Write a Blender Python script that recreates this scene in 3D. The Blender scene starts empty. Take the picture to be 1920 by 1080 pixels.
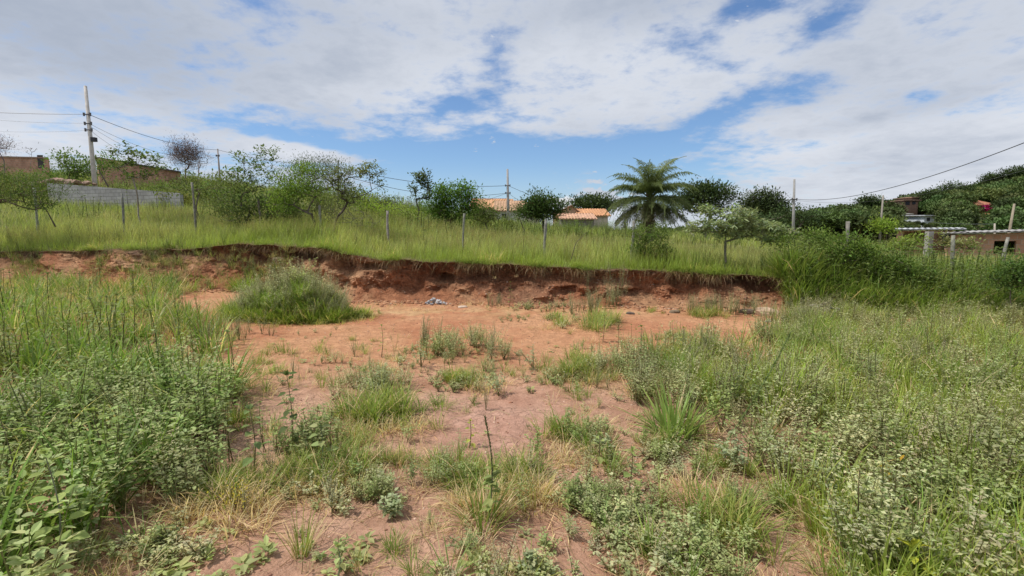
import bpy, math, random
import numpy as np
from mathutils import Vector
R = math.radians
rng = np.random.default_rng(7)
random.seed(7)
SC = bpy.context.scene
COL = SC.collection

# ------------------------------------------------------------------ camera
F, HC, TILT = 900.0, 1.6, math.atan(100/900)      # focal length in photo pixels, eye height, downward tilt
cam_d = bpy.data.cameras.new('camera'); cam = bpy.data.objects.new('camera', cam_d); COL.objects.link(cam)
cam_d.sensor_width = 36; cam_d.lens = F/1920*36; cam_d.clip_end = 3000; cam_d.clip_start = .05
cam.location = (0, 0, HC); cam.rotation_euler = (R(90)-TILT, 0, 0)
SC.camera = cam
SC.view_settings.view_transform = 'Standard'; SC.view_settings.look = 'None'
SC.view_settings.exposure = 0.0; SC.view_settings.gamma = 1

# ------------------------------------------------------------------ sun and sky
SUN_EL, SUN_AZ = R(60), R(-100)                   # azimuth measured from +Y towards +X
sd = bpy.data.lights.new('sun', 'SUN'); sd.energy = 3.8; sd.angle = R(3); sd.color = (1, .955, .88)
so = bpy.data.objects.new('sun', sd); COL.objects.link(so)
sdir = Vector((math.sin(SUN_AZ)*math.cos(SUN_EL), math.cos(SUN_AZ)*math.cos(SUN_EL), math.sin(SUN_EL)))
so.rotation_euler = sdir.to_track_quat('Z', 'Y').to_euler()

W = bpy.data.worlds.new('World'); SC.world = W; W.use_nodes = True
nt = W.node_tree; nt.nodes.clear()
def nn(t, tree=None, **k):
    n = (tree or nt).nodes.new(t)
    for a, b in k.items(): setattr(n, a, b)
    return n
def setin(tree, sock, v):
    if hasattr(v, 'is_output') or isinstance(v, bpy.types.NodeSocket): tree.links.new(v, sock)
    elif v is not None: sock.default_value = v
def MA(op, a, b=None, c=None, tree=None, clamp=False):
    t = tree or nt
    n = nn('ShaderNodeMath', t, operation=op); n.use_clamp = clamp
    for i, v in enumerate((a, b, c)):
        if v is not None: setin(t, n.inputs[i], v)
    return n.outputs[0]
def MIX(f, a, b, tree=None, mode='MIX'):
    t = tree or nt
    n = nn('ShaderNodeMix', t, data_type='RGBA', blend_type=mode); n.clamp_factor = True
    setin(t, n.inputs[0], f)
    for s, v in ((n.inputs[6], a), (n.inputs[7], b)):
        if isinstance(v, (tuple, list)): s.default_value = tuple(v)+((1,) if len(v) == 3 else ())
        else: t.links.new(v, s)
    return n.outputs[2]
def SM(x, lo, hi, tree=None, to0=0., to1=1.):
    t = tree or nt
    n = nn('ShaderNodeMapRange', t, interpolation_type='SMOOTHSTEP')
    setin(t, n.inputs[0], x); n.inputs[1].default_value = lo; n.inputs[2].default_value = hi
    n.inputs[3].default_value = to0; n.inputs[4].default_value = to1
    return n.outputs[0]
tc = nn('ShaderNodeTexCoord'); sep = nn('ShaderNodeSeparateXYZ'); nt.links.new(tc.outputs['Generated'], sep.inputs[0])
dx, dy, dz = sep.outputs
az = MA('ARCTAN2', dx, dy); el = MA('ARCSINE', dz)
def azel(px, py):
    u, v = (px-960)/F, (540-py)/F
    y = math.cos(TILT)+v*math.sin(TILT); z = -math.sin(TILT)+v*math.cos(TILT)
    return math.atan2(u, y), math.atan2(z, math.hypot(u, y))
# plane-like cloud coordinates: a flat layer seen in perspective
dzz = MA('ADD', MA('MAXIMUM', dz, 0.0), 0.17)
cu = MA('DIVIDE', dx, dzz); cv = MA('DIVIDE', dy, dzz)
cmb = nn('ShaderNodeCombineXYZ'); nt.links.new(cu, cmb.inputs[0]); nt.links.new(cv, cmb.inputs[1]); cmb.inputs[2].default_value = 3.7
def NZ(vec, scale, detail=6, rough=.55, dist=0.0, lac=2.0, tree=None):
    t = tree or nt
    n = nn('ShaderNodeTexNoise', t); n.inputs['Scale'].default_value = scale; n.inputs['Detail'].default_value = detail
    n.inputs['Roughness'].default_value = rough; n.inputs['Distortion'].default_value = dist; n.inputs['Lacunarity'].default_value = lac
    if vec is not None: t.links.new(vec, n.inputs['Vector'])
    return n.outputs[0]
n1 = NZ(cmb.outputs[0], 1.9, 10, .60, .15)
n2 = NZ(cmb.outputs[0], 8.0, 6, .62, .1)
n3 = NZ(cmb.outputs[0], .62, 3, .5, .0)
dvec = nn('ShaderNodeVectorMath', operation='MULTIPLY'); nt.links.new(tc.outputs['Generated'], dvec.inputs[0]); dvec.inputs[1].default_value = (1, 1, 2.2)
n4 = NZ(dvec.outputs[0], 38.0, 6, .58, .2)
def blob(px, py, wx, wy, amp, rot=0.0):
    a0, e0 = azel(px, py)
    da = MA('SUBTRACT', az, a0); de = MA('SUBTRACT', el, e0)
    c, s = math.cos(R(rot)), math.sin(R(rot))
    p = MA('ADD', MA('MULTIPLY', da, c), MA('MULTIPLY', de, s)); q = MA('SUBTRACT', MA('MULTIPLY', de, c), MA('MULTIPLY', da, s))
    p = MA('DIVIDE', p, wx/F); q = MA('DIVIDE', q, wy/F)
    r2 = MA('ADD', MA('MULTIPLY', p, p), MA('MULTIPLY', q, q))
    return MA('MULTIPLY', MA('EXPONENT', MA('MULTIPLY', r2, -1.0)), amp)
def addall(l):
    s = l[0]
    for x in l[1:]: s = MA('ADD', s, x)
    return s
holes = addall([   # where blue shows between the clouds: (direction as a photo pixel, half widths, strength, turn)
    blob(950, 285, 350, 44, -.72, -3), blob(1060, 345, 340, 52, -.85, 0), blob(560, 262, 150, 16, -.45, -6), blob(860, 345, 170, 40, -.5, 0),
    blob(935, 110, 34, 70, -.36, -20), blob(855, 195, 75, 24, -.40, 20), blob(1390, 195, 80, 24, -.46, 15), blob(1510, 180, 45, 20, -.36, 10),
    blob(1560, 25, 60, 32, -.40, 10), blob(1395, 12, 40, 20, -.34, 0), blob(1370, 125, 25, 10, -.2), blob(420, 300, 90, 14, -.38, -5),
    blob(1240, 270, 120, 26, -.38, 20), blob(1010, 45, 50, 26, -.20, 50), blob(1690, 180, 60, 12, -.2), blob(60, 235, 40, 10, -.1)])
adds = addall([
    blob(560, 282, 75, 13, .85, -7), blob(1085, 320, 95, 20, .55, 4), blob(1095, 352, 34, 22, .6, 10), blob(1640, 330, 300, 60, .35, 0),
    blob(800, 255, 90, 20, .35, 3), blob(600, 330, 60, 12, .25)])
base = MA('ADD', MA('MULTIPLY', MA('SUBTRACT', n1, .5), 1.5), MA('MULTIPLY', MA('SUBTRACT', n2, .5), 1.1))
dens = MA('ADD', addall([base, holes, adds]), .36)
alpha = SM(dens, -.20, .40)
# cloud brightness: broad grey bellies and fine mottling
sh = addall([MA('MULTIPLY', MA('SUBTRACT', n3, .5), 1.9), MA('MULTIPLY', MA('SUBTRACT', n1, .5), .9), MA('MULTIPLY', MA('SUBTRACT', n2, .5), .8),
             blob(1700, 290, 130, 32, .55, 0), blob(1180, 10, 190, 50, .50, 0), blob(60, 50, 380, 100, .42, 0), blob(1850, 60, 200, 80, .12),
             blob(1450, 300, 190, 50, -.35, 0), blob(700, 170, 380, 90, -.18, 0), blob(60, 270, 170, 45, -.25, 0), blob(560, 282, 90, 20, -.25), blob(1080, 320, 90, 24, .1),
             blob(1580, 235, 150, 14, .3, 8), blob(1190, 180, 110, 60, -.1)])
shade = SM(sh, -.55, .75)
ccol = MIX(shade, (5.25, 5.5, 6.0), (2.95, 3.35, 4.1))
# small far cumulus heads low over the roofs
cum = addall([blob(1045, 380, 16, 14, 1.0, 0), blob(1070, 384, 18, 10, .9, 0), blob(1105, 372, 36, 34, .85, 0), blob(1160, 384, 50, 26, .75), blob(1300, 395, 60, 16, .6), MA('MULTIPLY', MA('SUBTRACT', n4, .5), 2.6)])
calpha = SM(cum, .42, .75)
ccum = MIX(SM(addall([blob(1052, 382, 40, 26, 1.2), MA('MULTIPLY', MA('SUBTRACT', n4, .5), 1.6)]), .2, .9), (4.0, 4.35, 5.0), (6.3, 6.35, 6.5))
sky = nn('ShaderNodeTexSky', sky_type='NISHITA'); sky.sun_disc = False; sky.sun_elevation = SUN_EL; sky.sun_rotation = SUN_AZ % (2*math.pi)
sky.air_density = 1.0; sky.dust_density = .6; sky.ozone_density = 2.0
skc = MIX(1.0, sky.outputs[0], (.70, .83, .98), mode='MULTIPLY')
s1 = MIX(calpha, skc, ccum)
s2 = MIX(alpha, s1, ccol)
hz = SM(el, .0, .16, to0=.30, to1=0.0)
s3 = MIX(hz, s2, (4.9, 5.2, 5.6))
bg = nn('ShaderNodeBackground'); bg.inputs[1].default_value = .14; nt.links.new(s3, bg.inputs[0])
wo = nn('ShaderNodeOutputWorld'); nt.links.new(bg.outputs[0], wo.inputs[0])
W.cycles.sampling_method = 'MANUAL'; W.cycles.sample_map_resolution = 512
SC.cycles.max_bounces = 6; SC.cycles.diffuse_bounces = 3; SC.cycles.transparent_max_bounces = 4

# ------------------------------------------------------------------ numpy helpers
def _h(ix, iy, iz, seed):
    n = (ix.astype(np.int64)*374761393 + iy.astype(np.int64)*668265263 + iz.astype(np.int64)*2147483647 + seed*974711) & 0xffffffff
    n = ((n ^ (n >> 13))*1274126177) & 0xffffffff
    return ((n ^ (n >> 16)) & 0xffff)/65535.0
def vnoise(x, y, z=None, seed=0):
    x = np.asarray(x, float); y = np.asarray(y, float); z = np.zeros_like(x) if z is None else np.asarray(z, float)
    xi, yi, zi = np.floor(x), np.floor(y), np.floor(z); fx, fy, fz = x-xi, y-yi, z-zi
    fx, fy, fz = [f*f*(3-2*f) for f in (fx, fy, fz)]
    r = 0
    for a in (0, 1):
        for b in (0, 1):
            for c in (0, 1):
                r = r + _h(xi+a, yi+b, zi+c, seed)*(fx if a else 1-fx)*(fy if b else 1-fy)*(fz if c else 1-fz)
    return r*2-1
def fbm(x, y, z=None, o=4, seed=0, g=.5):
    s = 0; a = 1; t = 0; k = 1.0
    for i in range(o):
        s = s + a*vnoise(np.asarray(x)*k, np.asarray(y)*k, None if z is None else np.asarray(z)*k, seed+i*17); t += a; a *= g; k *= 2.03
    return s/t
def sstep(x, a, b):
    t = np.clip((x-a)/(b-a), 0, 1); return t*t*(3-2*t)
U = lambda a, b, n=None: rng.uniform(a, b, n)
def srgb(r, g, b):
    return tuple(((c/255+.055)/1.055)**2.4 if c > 10 else c/255/12.92 for c in (r, g, b))

def P(px, py, Y):           # the world point at depth Y seen in a photo direction
    u, v = (px-960)/F, (540-py)/F
    y = math.cos(TILT)+v*math.sin(TILT); z = -math.sin(TILT)+v*math.cos(TILT)
    return np.array((u*Y/y, Y, HC+z*Y/y))
def XY(px, py, z=0.0):      # where a direction meets level ground at height z
    u, v = (px-960)/F, (540-py)/F
    y = math.cos(TILT)+v*math.sin(TILT); zz = -math.sin(TILT)+v*math.cos(TILT)
    t = (z-HC)/zz
    return u*t, y*t
def proj(X, Y, Z=0.0):
    c, s = math.cos(TILT), math.sin(TILT)
    dep = Y*c-(Z-HC)*s; up = Y*s+(Z-HC)*c
    return 960+F*X/np.maximum(dep, .05), 540-F*up/np.maximum(dep, .05)

# ------------------------------------------------------------------ terrain
_bx = [(-400, 15.5), (0, 13.9), (200, 13.5), (350, 12.9), (480, 12.5), (600, 12.0), (700, 11.5), (960, 11.0), (1250, 10.4), (1500, 9.8), (1700, 9.5), (1920, 9.3), (2300, 9.2)]
BX = np.array([(p-960)/F*y for p, y in _bx]); BY = np.array([y for p, y in _bx])
def Yb(X): return np.interp(X, BX, BY)+.30*fbm(np.asarray(X)*.9, np.asarray(X)*0+3.3, seed=5)
_tx = [(-400, 470), (0, 474), (200, 470), (330, 468), (430, 457), (600, 466), (700, 486), (800, 491), (960, 497), (1100, 505), (1300, 512), (1500, 524), (1600, 540), (1920, 552), (2300, 555)]
TXx = []; TXz = []
for p, py in _tx:
    yb = float(np.interp((p-960)/F*10, [-20, 0, 12], [14.5, 11, 9.5])); X0 = (p-960)/F*(yb+.4); yy = float(np.interp(X0, BX, BY))+.4
    q = P(p, py, yy); TXx.append(q[0]); TXz.append(q[2])
def ztop(X): return np.interp(X, TXx, TXz)+.05*fbm(np.asarray(X)*2.3, np.asarray(X)*0+9, seed=6)
def bwid(X): return np.interp(X, [-20, -10, -7.5, -6.2, 6.0, 7.8, 12], [1.2, 1.1, .8, .46, .46, 1.4, 1.9])+.12*fbm(np.asarray(X)*2.7, np.asarray(X)*0+5, seed=7)
SKP = np.array([-400, 0, 100, 200, 340, 400, 500, 600, 700, 760, 800, 870, 900, 1000, 1200, 1300, 1500, 1600, 1920, 2400])
SKY_ = np.array([305, 312, 322, 328, 332, 336, 348, 360, 374, 383, 390, 402, 408, 423, 432, 438, 444, 456, 466, 466])
def hlow(X, Y):
    z = .035*fbm(X*.7, Y*.7, seed=11)+.022*fbm(X*3, Y*3, seed=12)+.010*fbm(X*11, Y*11, seed=14)
    z = z+.16*sstep(-X, 3.4, 7.5)*sstep(Y, 3, 8)
    return z
def hup(X, Y):
    a = 960+F*X/np.maximum(Y, 1)
    zt = ztop(X); zs = HC+60*(440-np.interp(a, SKP, SKY_))/F-.45
    yl = Yb(X)+bwid(X)
    S = np.clip((Y-yl)/(60-yl), 0, 1)
    z = zt+(zs-zt)*S+(.10*fbm(X*.35, Y*.35, seed=21)+.04*fbm(X*1.3, Y*1.3, seed=22))*sstep(Y-yl, 0, 2)
    z = z+.35*fbm(X*.09, Y*.09, seed=23)*sstep(Y, 20, 40)
    far = np.clip((Y-60)/95, 0, 1.6)
    rh = HC+150*np.interp(a, [-400, 0, 900, 1300, 1480, 1530, 1600, 1700, 1800, 1920, 2200], [.09, .06, .005, .0, .012, .040, .052, .076, .098, .132, .17])-5
    z = np.where(Y > 60, zs+(rh-zs)*np.minimum(far, 1)+2.0*fbm(X*.02, Y*.02, seed=31)*np.minimum(far*2, 1), z)
    return np.where(Y > 165, z-(Y-165)*.04, z)
def height(X, Y):
    X = np.asarray(X, float); Y = np.asarray(Y, float)
    yb = Yb(X); w = bwid(X)
    t = np.clip((Y-yb)/w, 0, 1)
    lo = hlow(X, Y)
    return np.where(Y <= yb, lo, np.where(Y >= yb+w, hup(X, Y), hlow(X, yb)+(ztop(X)-hlow(X, yb))*t))

# ------------------------------------------------------------------ mesh accumulator
class Geo:
    def __init__(s): s.v = []; s.c = []; s.f = []; s.n = 0
    def add(s, v, faces, c):
        v = np.asarray(v, np.float32).reshape(-1, 3)
        c = np.asarray(c, np.float32)
        if c.ndim == 1: c = np.broadcast_to(c, (len(v), 3))
        s.v.append(v); s.c.append(c.reshape(-1, 3))
        for f in faces if isinstance(faces, list) else [faces]: s.f.append(np.asarray(f, np.int64)+s.n)
        s.n += len(v); return s
    def arr(s):
        v = np.concatenate(s.v) if s.v else np.zeros((0, 3)); c = np.concatenate(s.c) if s.c else np.zeros((0, 3))
        fs = {}
        for f in s.f: fs.setdefault(f.shape[1], []).append(f)
        return v, c, [np.concatenate(x) for x in fs.values()]
    def mesh(s, name, mat, smooth=False):
        v, c, fs = s.arr(); me = bpy.data.meshes.new(name)
        me.vertices.add(len(v)); me.vertices.foreach_set('co', v.astype(np.float32).ravel())
        if fs:
            li = np.concatenate([f.ravel() for f in fs]); cnt = np.concatenate([np.full(len(f), f.shape[1]) for f in fs])
            me.loops.add(len(li)); me.loops.foreach_set('vertex_index', li.astype(np.int32))
            me.polygons.add(len(cnt)); st = np.concatenate(([0], np.cumsum(cnt)[:-1]))
            me.polygons.foreach_set('loop_start', st.astype(np.int32)); me.polygons.foreach_set('loop_total', cnt.astype(np.int32))
            me.polygons.foreach_set('use_smooth', np.full(len(cnt), smooth))
        at = me.color_attributes.new('Col', 'FLOAT_COLOR', 'POINT')
        at.data.foreach_set('color', np.concatenate([c, np.ones((len(c), 1))], 1).astype(np.float32).ravel())
        me.update(); me.validate()
        me.materials.append(mat); return me
    def obj(s, name, mat, parent=None, loc=None, smooth=False):
        o = bpy.data.objects.new(name, s.mesh(name, mat, smooth)); COL.objects.link(o)
        if loc is not None: o.location = tuple(float(q) for q in loc)
        if parent is not None: o.parent = parent
        return o
def tag(o, label=None, cat=None, group=None, kind=None):
    for k, v in (('label', label), ('category', cat), ('group', group), ('kind', kind)):
        if v: o[k] = v
    return o
def empty(name, loc, label, cat, group=None):
    o = bpy.data.objects.new(name, None); COL.objects.link(o); o.location = tuple(float(q) for q in loc); o.empty_display_size = .2
    return tag(o, label, cat, group)
def box(g, c, s, col, rz=0.0):
    c = np.array(c, float); s = np.array(s, float)/2
    v = np.array([(i, j, k) for i in (-1, 1) for j in (-1, 1) for k in (-1, 1)], float)*s
    ca, sa = math.cos(rz), math.sin(rz); v = np.stack([v[:, 0]*ca-v[:, 1]*sa, v[:, 0]*sa+v[:, 1]*ca, v[:, 2]], 1)+c
    g.add(v, np.array([(0, 1, 3, 2), (4, 6, 7, 5), (0, 4, 5, 1), (2, 3, 7, 6), (0, 2, 6, 4), (1, 5, 7, 3)]), col)
def tube(g, pts, rad, col, n=5, cap=True):
    pts = np.array(pts, float); m = len(pts); rad = np.broadcast_to(np.array(rad, float), (m,))
    d = np.gradient(pts, axis=0); d /= np.linalg.norm(d, axis=1)[:, None]+1e-9
    ref = np.array((1., 0, 0)) if abs(d[:, 0]).mean() < .8 else np.array((0, 1., 0))
    s = np.cross(d, ref); s /= np.linalg.norm(s, axis=1)[:, None]+1e-9; t = np.cross(d, s)
    a = np.arange(n)*2*math.pi/n
    v = pts[:, None]+rad[:, None, None]*(np.cos(a)[None, :, None]*s[:, None]+np.sin(a)[None, :, None]*t[:, None])
    i = np.arange(m-1)[:, None]*n; j = np.arange(n)[None]; k = (j+1) % n
    q = np.stack([i+j, i+k, i+n+k, i+n+j], -1).reshape(-1, 4); fs = [q]
    if cap: fs.append(np.array([np.arange(n)+(m-1)*n])); fs.append(np.array([np.arange(n)[::-1]]))
    c = np.asarray(col, float)
    if c.ndim == 2: c = np.repeat(c, n, axis=0)
    g.add(v.reshape(-1, 3), fs, c)
def unit(v): return v/(np.linalg.norm(v, axis=-1, keepdims=True)+1e-9)
def jit(col, n, a=.18, hue=.06):
    c = np.asarray(col, float); c = np.broadcast_to(c, (n, 3)) if c.ndim == 1 else c
    return np.clip(c*(1+U(-a, a, (n, 1)))*(1+U(-hue, hue, (n, 3))), 0, 1)
def blades(g, base, az_, L, Wd, lean, curl, col, segs=3, tip=None):
    """arching grass blades, each a tapering strip"""
    n = len(base); L, Wd, lean, curl = [np.broadcast_to(np.asarray(q, float), (n,)) for q in (L, Wd, lean, curl)]
    h = np.stack([np.cos(az_), np.sin(az_), 0*az_], 1); sd = np.stack([-np.sin(az_), np.cos(az_), 0*az_], 1)
    p = np.array(base, float); V = []; cc = []
    col = np.broadcast_to(col, (n, 3)); tip = col*1.15 if tip is None else np.broadcast_to(tip, (n, 3))
    for i in range(segs+1):
        t = i/segs; w = Wd*(1-t**1.8)*(.55+.9*min(t*2, .5))
        if i < segs: V += [p-sd*w[:, None]/2, p+sd*w[:, None]/2]; cc += [col*(1-t)+tip*t]*2
        else: V += [p]; cc += [tip]
        th = lean+curl*(t+.5/segs); p = p+(L/segs)[:, None]*(h*np.sin(th)[:, None]+np.array((0, 0, 1.))*np.cos(th)[:, None])
    k = 2*segs+1; v = np.stack(V, 1).reshape(-1, 3); c = np.stack(cc, 1).reshape(-1, 3)
    b = np.arange(n)[:, None]*k
    q = np.array([(2*i, 2*i+1, 2*i+3, 2*i+2) for i in range(segs-1)]).reshape(1, -1, 4)
    fs = [np.array([[2*segs-2, 2*segs-1, 2*segs]])[None]+b[:, None]]
    fs = [fs[0].reshape(-1, 3)]
    if segs > 1: fs.append((q+b[:, None]).reshape(-1, 4))
    g.add(v, fs, c)
def leaves(g, pos, d, L, Wd, col, fold=.25, fine=False, up=None, droop=.0):
    """pointed leaves folded along the midrib"""
    n = len(pos); d = unit(np.asarray(d, float)); L = np.broadcast_to(np.asarray(L, float), (n,))[:, None]; Wd = np.broadcast_to(np.asarray(Wd, float), (n,))[:, None]
    upv = np.broadcast_to(np.array((0, 0, 1.)) if up is None else up, (n, 3))+U(-.35, .35, (n, 3))
    s = unit(np.cross(d, upv)); nrm = np.cross(s, d); pos = np.asarray(pos, float)
    col = np.broadcast_to(col, (n, 3))
    if not fine:
        V = [pos, pos+d*L*.45+s*Wd/2+nrm*Wd*fold, pos+d*L-nrm*L*droop, pos+d*L*.45-s*Wd/2+nrm*Wd*fold]
        f = np.array([(0, 1, 2), (0, 2, 3)]); k = 4
    else:
        def at(t, w, lift): return pos+d*L*t+s*Wd*w+nrm*(Wd*lift-L*droop*t*t)
        V = [pos, at(.22, .40, fold*.8), at(.22, -.40, fold*.8), at(.55, .46, fold), at(.55, -.46, fold), at(1, 0, 0), at(.25, 0, 0), at(.58, 0, 0), at(.82, .22, fold*.4), at(.82, -.22, fold*.4)]
        f = np.array([(0, 1, 6), (0, 6, 2), (1, 3, 7), (1, 7, 6), (2, 6, 7), (2, 7, 4), (3, 8, 5), (3, 5, 7), (4, 7, 5), (4, 5, 9)]); k = 10
    v = np.stack(V, 1).reshape(-1, 3)
    g.add(v, (f[None]+np.arange(n)[:, None, None]*k).reshape(-1, 3), np.repeat(col, k, axis=0))
def stamp(g, proto, pos, rz, sc, tint=None, tilt=0.1, flat=None):
    """copies of one plant shape merged into a mass of ground cover"""
    v, c, fs = proto; n = len(pos)
    if n == 0: return
    ca, sa = np.cos(rz)[:, None], np.sin(rz)[:, None]; sc = np.broadcast_to(np.asarray(sc, float), (n,))[:, None]
    x = (v[None, :, 0]*ca-v[None, :, 1]*sa)*sc; y = (v[None, :, 0]*sa+v[None, :, 1]*ca)*sc; z = v[None, :, 2]*sc
    zs = 1.0 if flat is None else np.broadcast_to(flat, (n,))[:, None]
    z = z*zs
    tx, ty = U(-tilt, tilt, (n, 1)), U(-tilt, tilt, (n, 1)); x = x+z*tx; y = y+z*ty
    V = np.stack([x, y, z], -1)+np.asarray(pos)[:, None]
    cc = np.broadcast_to(c[None], (n,)+c.shape)
    if tint is not None: cc = np.clip(cc*np.asarray(tint)[:, None, :], 0, 1)
    m = len(v)
    g.add(V.reshape(-1, 3), [(f[None]+np.arange(n)[:, None, None]*m).reshape(-1, f.shape[1]) for f in fs], cc.reshape(-1, 3))

# ------------------------------------------------------------------ materials
def newmat(name):
    m = bpy.data.materials.new(name); m.use_nodes = True; m.node_tree.nodes.clear(); return m, m.node_tree
def out(t, sh):
    o = nn('ShaderNodeOutputMaterial', t); t.links.new(sh, o.inputs[0])
def attr(t, name='Col'):
    n = nn('ShaderNodeAttribute', t, attribute_name=name); return n.outputs['Color']
def leafmat(name, trans=.35, rough=.6, spec=.12):
    m, t = newmat(name); c = MIX(1.0, attr(t), (1.04, 1.0, .92), t, 'MULTIPLY')
    geo = nn('ShaderNodeNewGeometry', t)
    nz = NZ(geo.outputs['Position'], 14, 2, .5, tree=t)
    c2 = MIX(SM(nz, .3, .7, t, .0, .35), c, MIX(1.0, c, (.62, .66, .55), t, 'MULTIPLY'), t)
    p = nn('ShaderNodeBsdfPrincipled', t); p.inputs['Roughness'].default_value = rough; p.inputs['Specular IOR Level'].default_value = spec
    t.links.new(c2, p.inputs['Base Color'])
    tr = nn('ShaderNodeBsdfTranslucent', t); t.links.new(MIX(1.0, c2, (1.2, 1.25, .8), t, 'MULTIPLY'), tr.inputs[0])
    mx = nn('ShaderNodeMixShader', t); mx.inputs[0].default_value = trans
    t.links.new(p.outputs[0], mx.inputs[1]); t.links.new(tr.outputs[0], mx.inputs[2]); out(t, mx.outputs[0]); return m
def plainmat(name, rough=.85, scale=8., amt=.25, bump=.3, bscale=None, spec=.25, dist=.01):
    m, t = newmat(name); c = attr(t); tcn = nn('ShaderNodeTexCoord', t); ov = tcn.outputs['Object']
    nz = NZ(ov, scale, 5, .6, tree=t)
    c2 = MIX(SM(nz, .3, .72, t), MIX(1.0, c, (1-amt,)*3, t, 'MULTIPLY'), MIX(1.0, c, (1+amt*.6,)*3, t, 'MULTIPLY'), t)
    p = nn('ShaderNodeBsdfPrincipled', t); p.inputs['Roughness'].default_value = rough; p.inputs['Specular IOR Level'].default_value = spec
    t.links.new(c2, p.inputs['Base Color'])
    b = nn('ShaderNodeBump', t); b.inputs['Strength'].default_value = bump; b.inputs['Distance'].default_value = dist
    t.links.new(NZ(ov, bscale or scale*4, 5, .6, tree=t), b.inputs['Height']); t.links.new(b.outputs[0], p.inputs['Normal'])
    out(t, p.outputs[0]); return m
def brickmat(name, c1, c2, mortar, bw=.25, rh=.2, msz=.012):
    m, t = newmat(name); tcn = nn('ShaderNodeTexCoord', t); geo = nn('ShaderNodeNewGeometry', t)
    sp = nn('ShaderNodeSeparateXYZ', t); t.links.new(tcn.outputs['Object'], sp.inputs[0])
    cb = nn('ShaderNodeCombineXYZ', t); t.links.new(MA('ADD', sp.outputs[0], sp.outputs[1], tree=t), cb.inputs[0]); t.links.new(sp.outputs[2], cb.inputs[1])
    br = nn('ShaderNodeTexBrick', t); t.links.new(cb.outputs[0], br.inputs['Vector'])
    br.inputs['Color1'].default_value = c1+(1,); br.inputs['Color2'].default_value = c2+(1,); br.inputs['Mortar'].default_value = mortar+(1,)
    br.inputs['Scale'].default_value = 1; br.inputs['Brick Width'].default_value = bw; br.inputs['Row Height'].default_value = rh; br.inputs['Mortar Size'].default_value = msz
    nz = NZ(tcn.outputs['Object'], .9, 5, .65, tree=t)
    c = MIX(SM(nz, .35, .7, t, 0, .65), br.outputs['Color'], MIX(1.0, br.outputs['Color'], (.55, .52, .5), t, 'MULTIPLY'), t)
    p = nn('ShaderNodeBsdfPrincipled', t); p.inputs['Roughness'].default_value = .9; t.links.new(c, p.inputs['Base Color'])
    b = nn('ShaderNodeBump', t); b.inputs['Distance'].default_value = .01; t.links.new(br.outputs['Fac'], b.inputs['Height']); b.invert = True
    t.links.new(b.outputs[0], p.inputs['Normal']); out(t, p.outputs[0]); return m
def earthmat(name, bank=False):
    m, t = newmat(name); c = attr(t); geo = nn('ShaderNodeNewGeometry', t); pos = geo.outputs['Position']
    a1 = NZ(pos, .9, 6, .6, .3, tree=t); a2 = NZ(pos, 7, 6, .65, .2, tree=t); a3 = NZ(pos, 45, 5, .7, tree=t); a4 = NZ(pos, 160, 3, .6, tree=t)
    k = MIX(SM(a1, .32, .68, t), MIX(1.0, c, (.80, .72, .68), t, 'MULTIPLY'), MIX(1.0, c, (1.12, 1.15, 1.15), t, 'MULTIPLY'), t)
    k = MIX(SM(a2, .35, .68, t), MIX(1.0, k, (.72, .70, .68), t, 'MULTIPLY') if bank else MIX(1.0, k, (.86, .84, .82), t, 'MULTIPLY'), MIX(1.0, k, (1.1, 1.1, 1.1), t, 'MULTIPLY'), t)
    k = MIX(SM(a3, .34, .66, t), MIX(1.0, k, (.84, .82, .8), t, 'MULTIPLY'), MIX(1.0, k, (1.08, 1.08, 1.08), t, 'MULTIPLY'), t)
    k = MIX(SM(a4, .60, .70, t, 0, .45), k, (.62, .48, .38), t)
    k = MIX(SM(a4, .40, .30, t, 0, .4), k, MIX(1.0, k, (.55, .5, .48), t, 'MULTIPLY'), t)
    vo = nn('ShaderNodeTexVoronoi', t, feature='DISTANCE_TO_EDGE'); vo.inputs['Scale'].default_value = 9 if not bank else 6; vo.inputs['Randomness'].default_value = 1
    wv = nn('ShaderNodeVectorMath', t, operation='ADD'); ng = nn('ShaderNodeTexNoise', t); ng.inputs['Scale'].default_value = 5; ng.inputs['Detail'].default_value = 4; t.links.new(pos, ng.inputs['Vector']); t.links.new(pos, wv.inputs[0]); sc0 = nn('ShaderNodeVectorMath', t, operation='SCALE'); sc0.inputs['Scale'].default_value = .35; t.links.new(ng.outputs['Color'], sc0.inputs[0]); t.links.new(sc0.outputs[0], wv.inputs[1]); t.links.new(wv.outputs[0], vo.inputs['Vector'])
    crk = MA('MULTIPLY', SM(vo.outputs['Distance'], .0, .045, t, 1., 0.), SM(a1, .45, .6, t), tree=t)
    k = MIX(MA('MULTIPLY', crk, .35, tree=t), k, MIX(1.0, k, (.55, .5, .48), t, 'MULTIPLY'), t)
    p = nn('ShaderNodeBsdfPrincipled', t); p.inputs['Roughness'].default_value = .92; p.inputs['Specular IOR Level'].default_value = .2
    t.links.new(k, p.inputs['Base Color'])
    hh = MA('ADD', MA('MULTIPLY', a3, .35, tree=t), MA('ADD', MA('MULTIPLY', a2, 1.0, tree=t), MA('MULTIPLY', a4, .10, tree=t), tree=t), tree=t)
    hh = MA('SUBTRACT', hh, MA('MULTIPLY', crk, .25, tree=t), tree=t)
    b = nn('ShaderNodeBump', t); b.inputs['Distance'].default_value = .13 if bank else .05; b.inputs['Strength'].default_value = 1.0 if bank else .85
    t.links.new(hh, b.inputs['Height']); t.links.new(b.outputs[0], p.inputs['Normal']); out(t, p.outputs[0]); return m
M_leaf = leafmat('foliage'); M_far = leafmat('distant_foliage', .15, .7, .15); M_grass = leafmat('grass_blades', .42, .5, .3)
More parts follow.
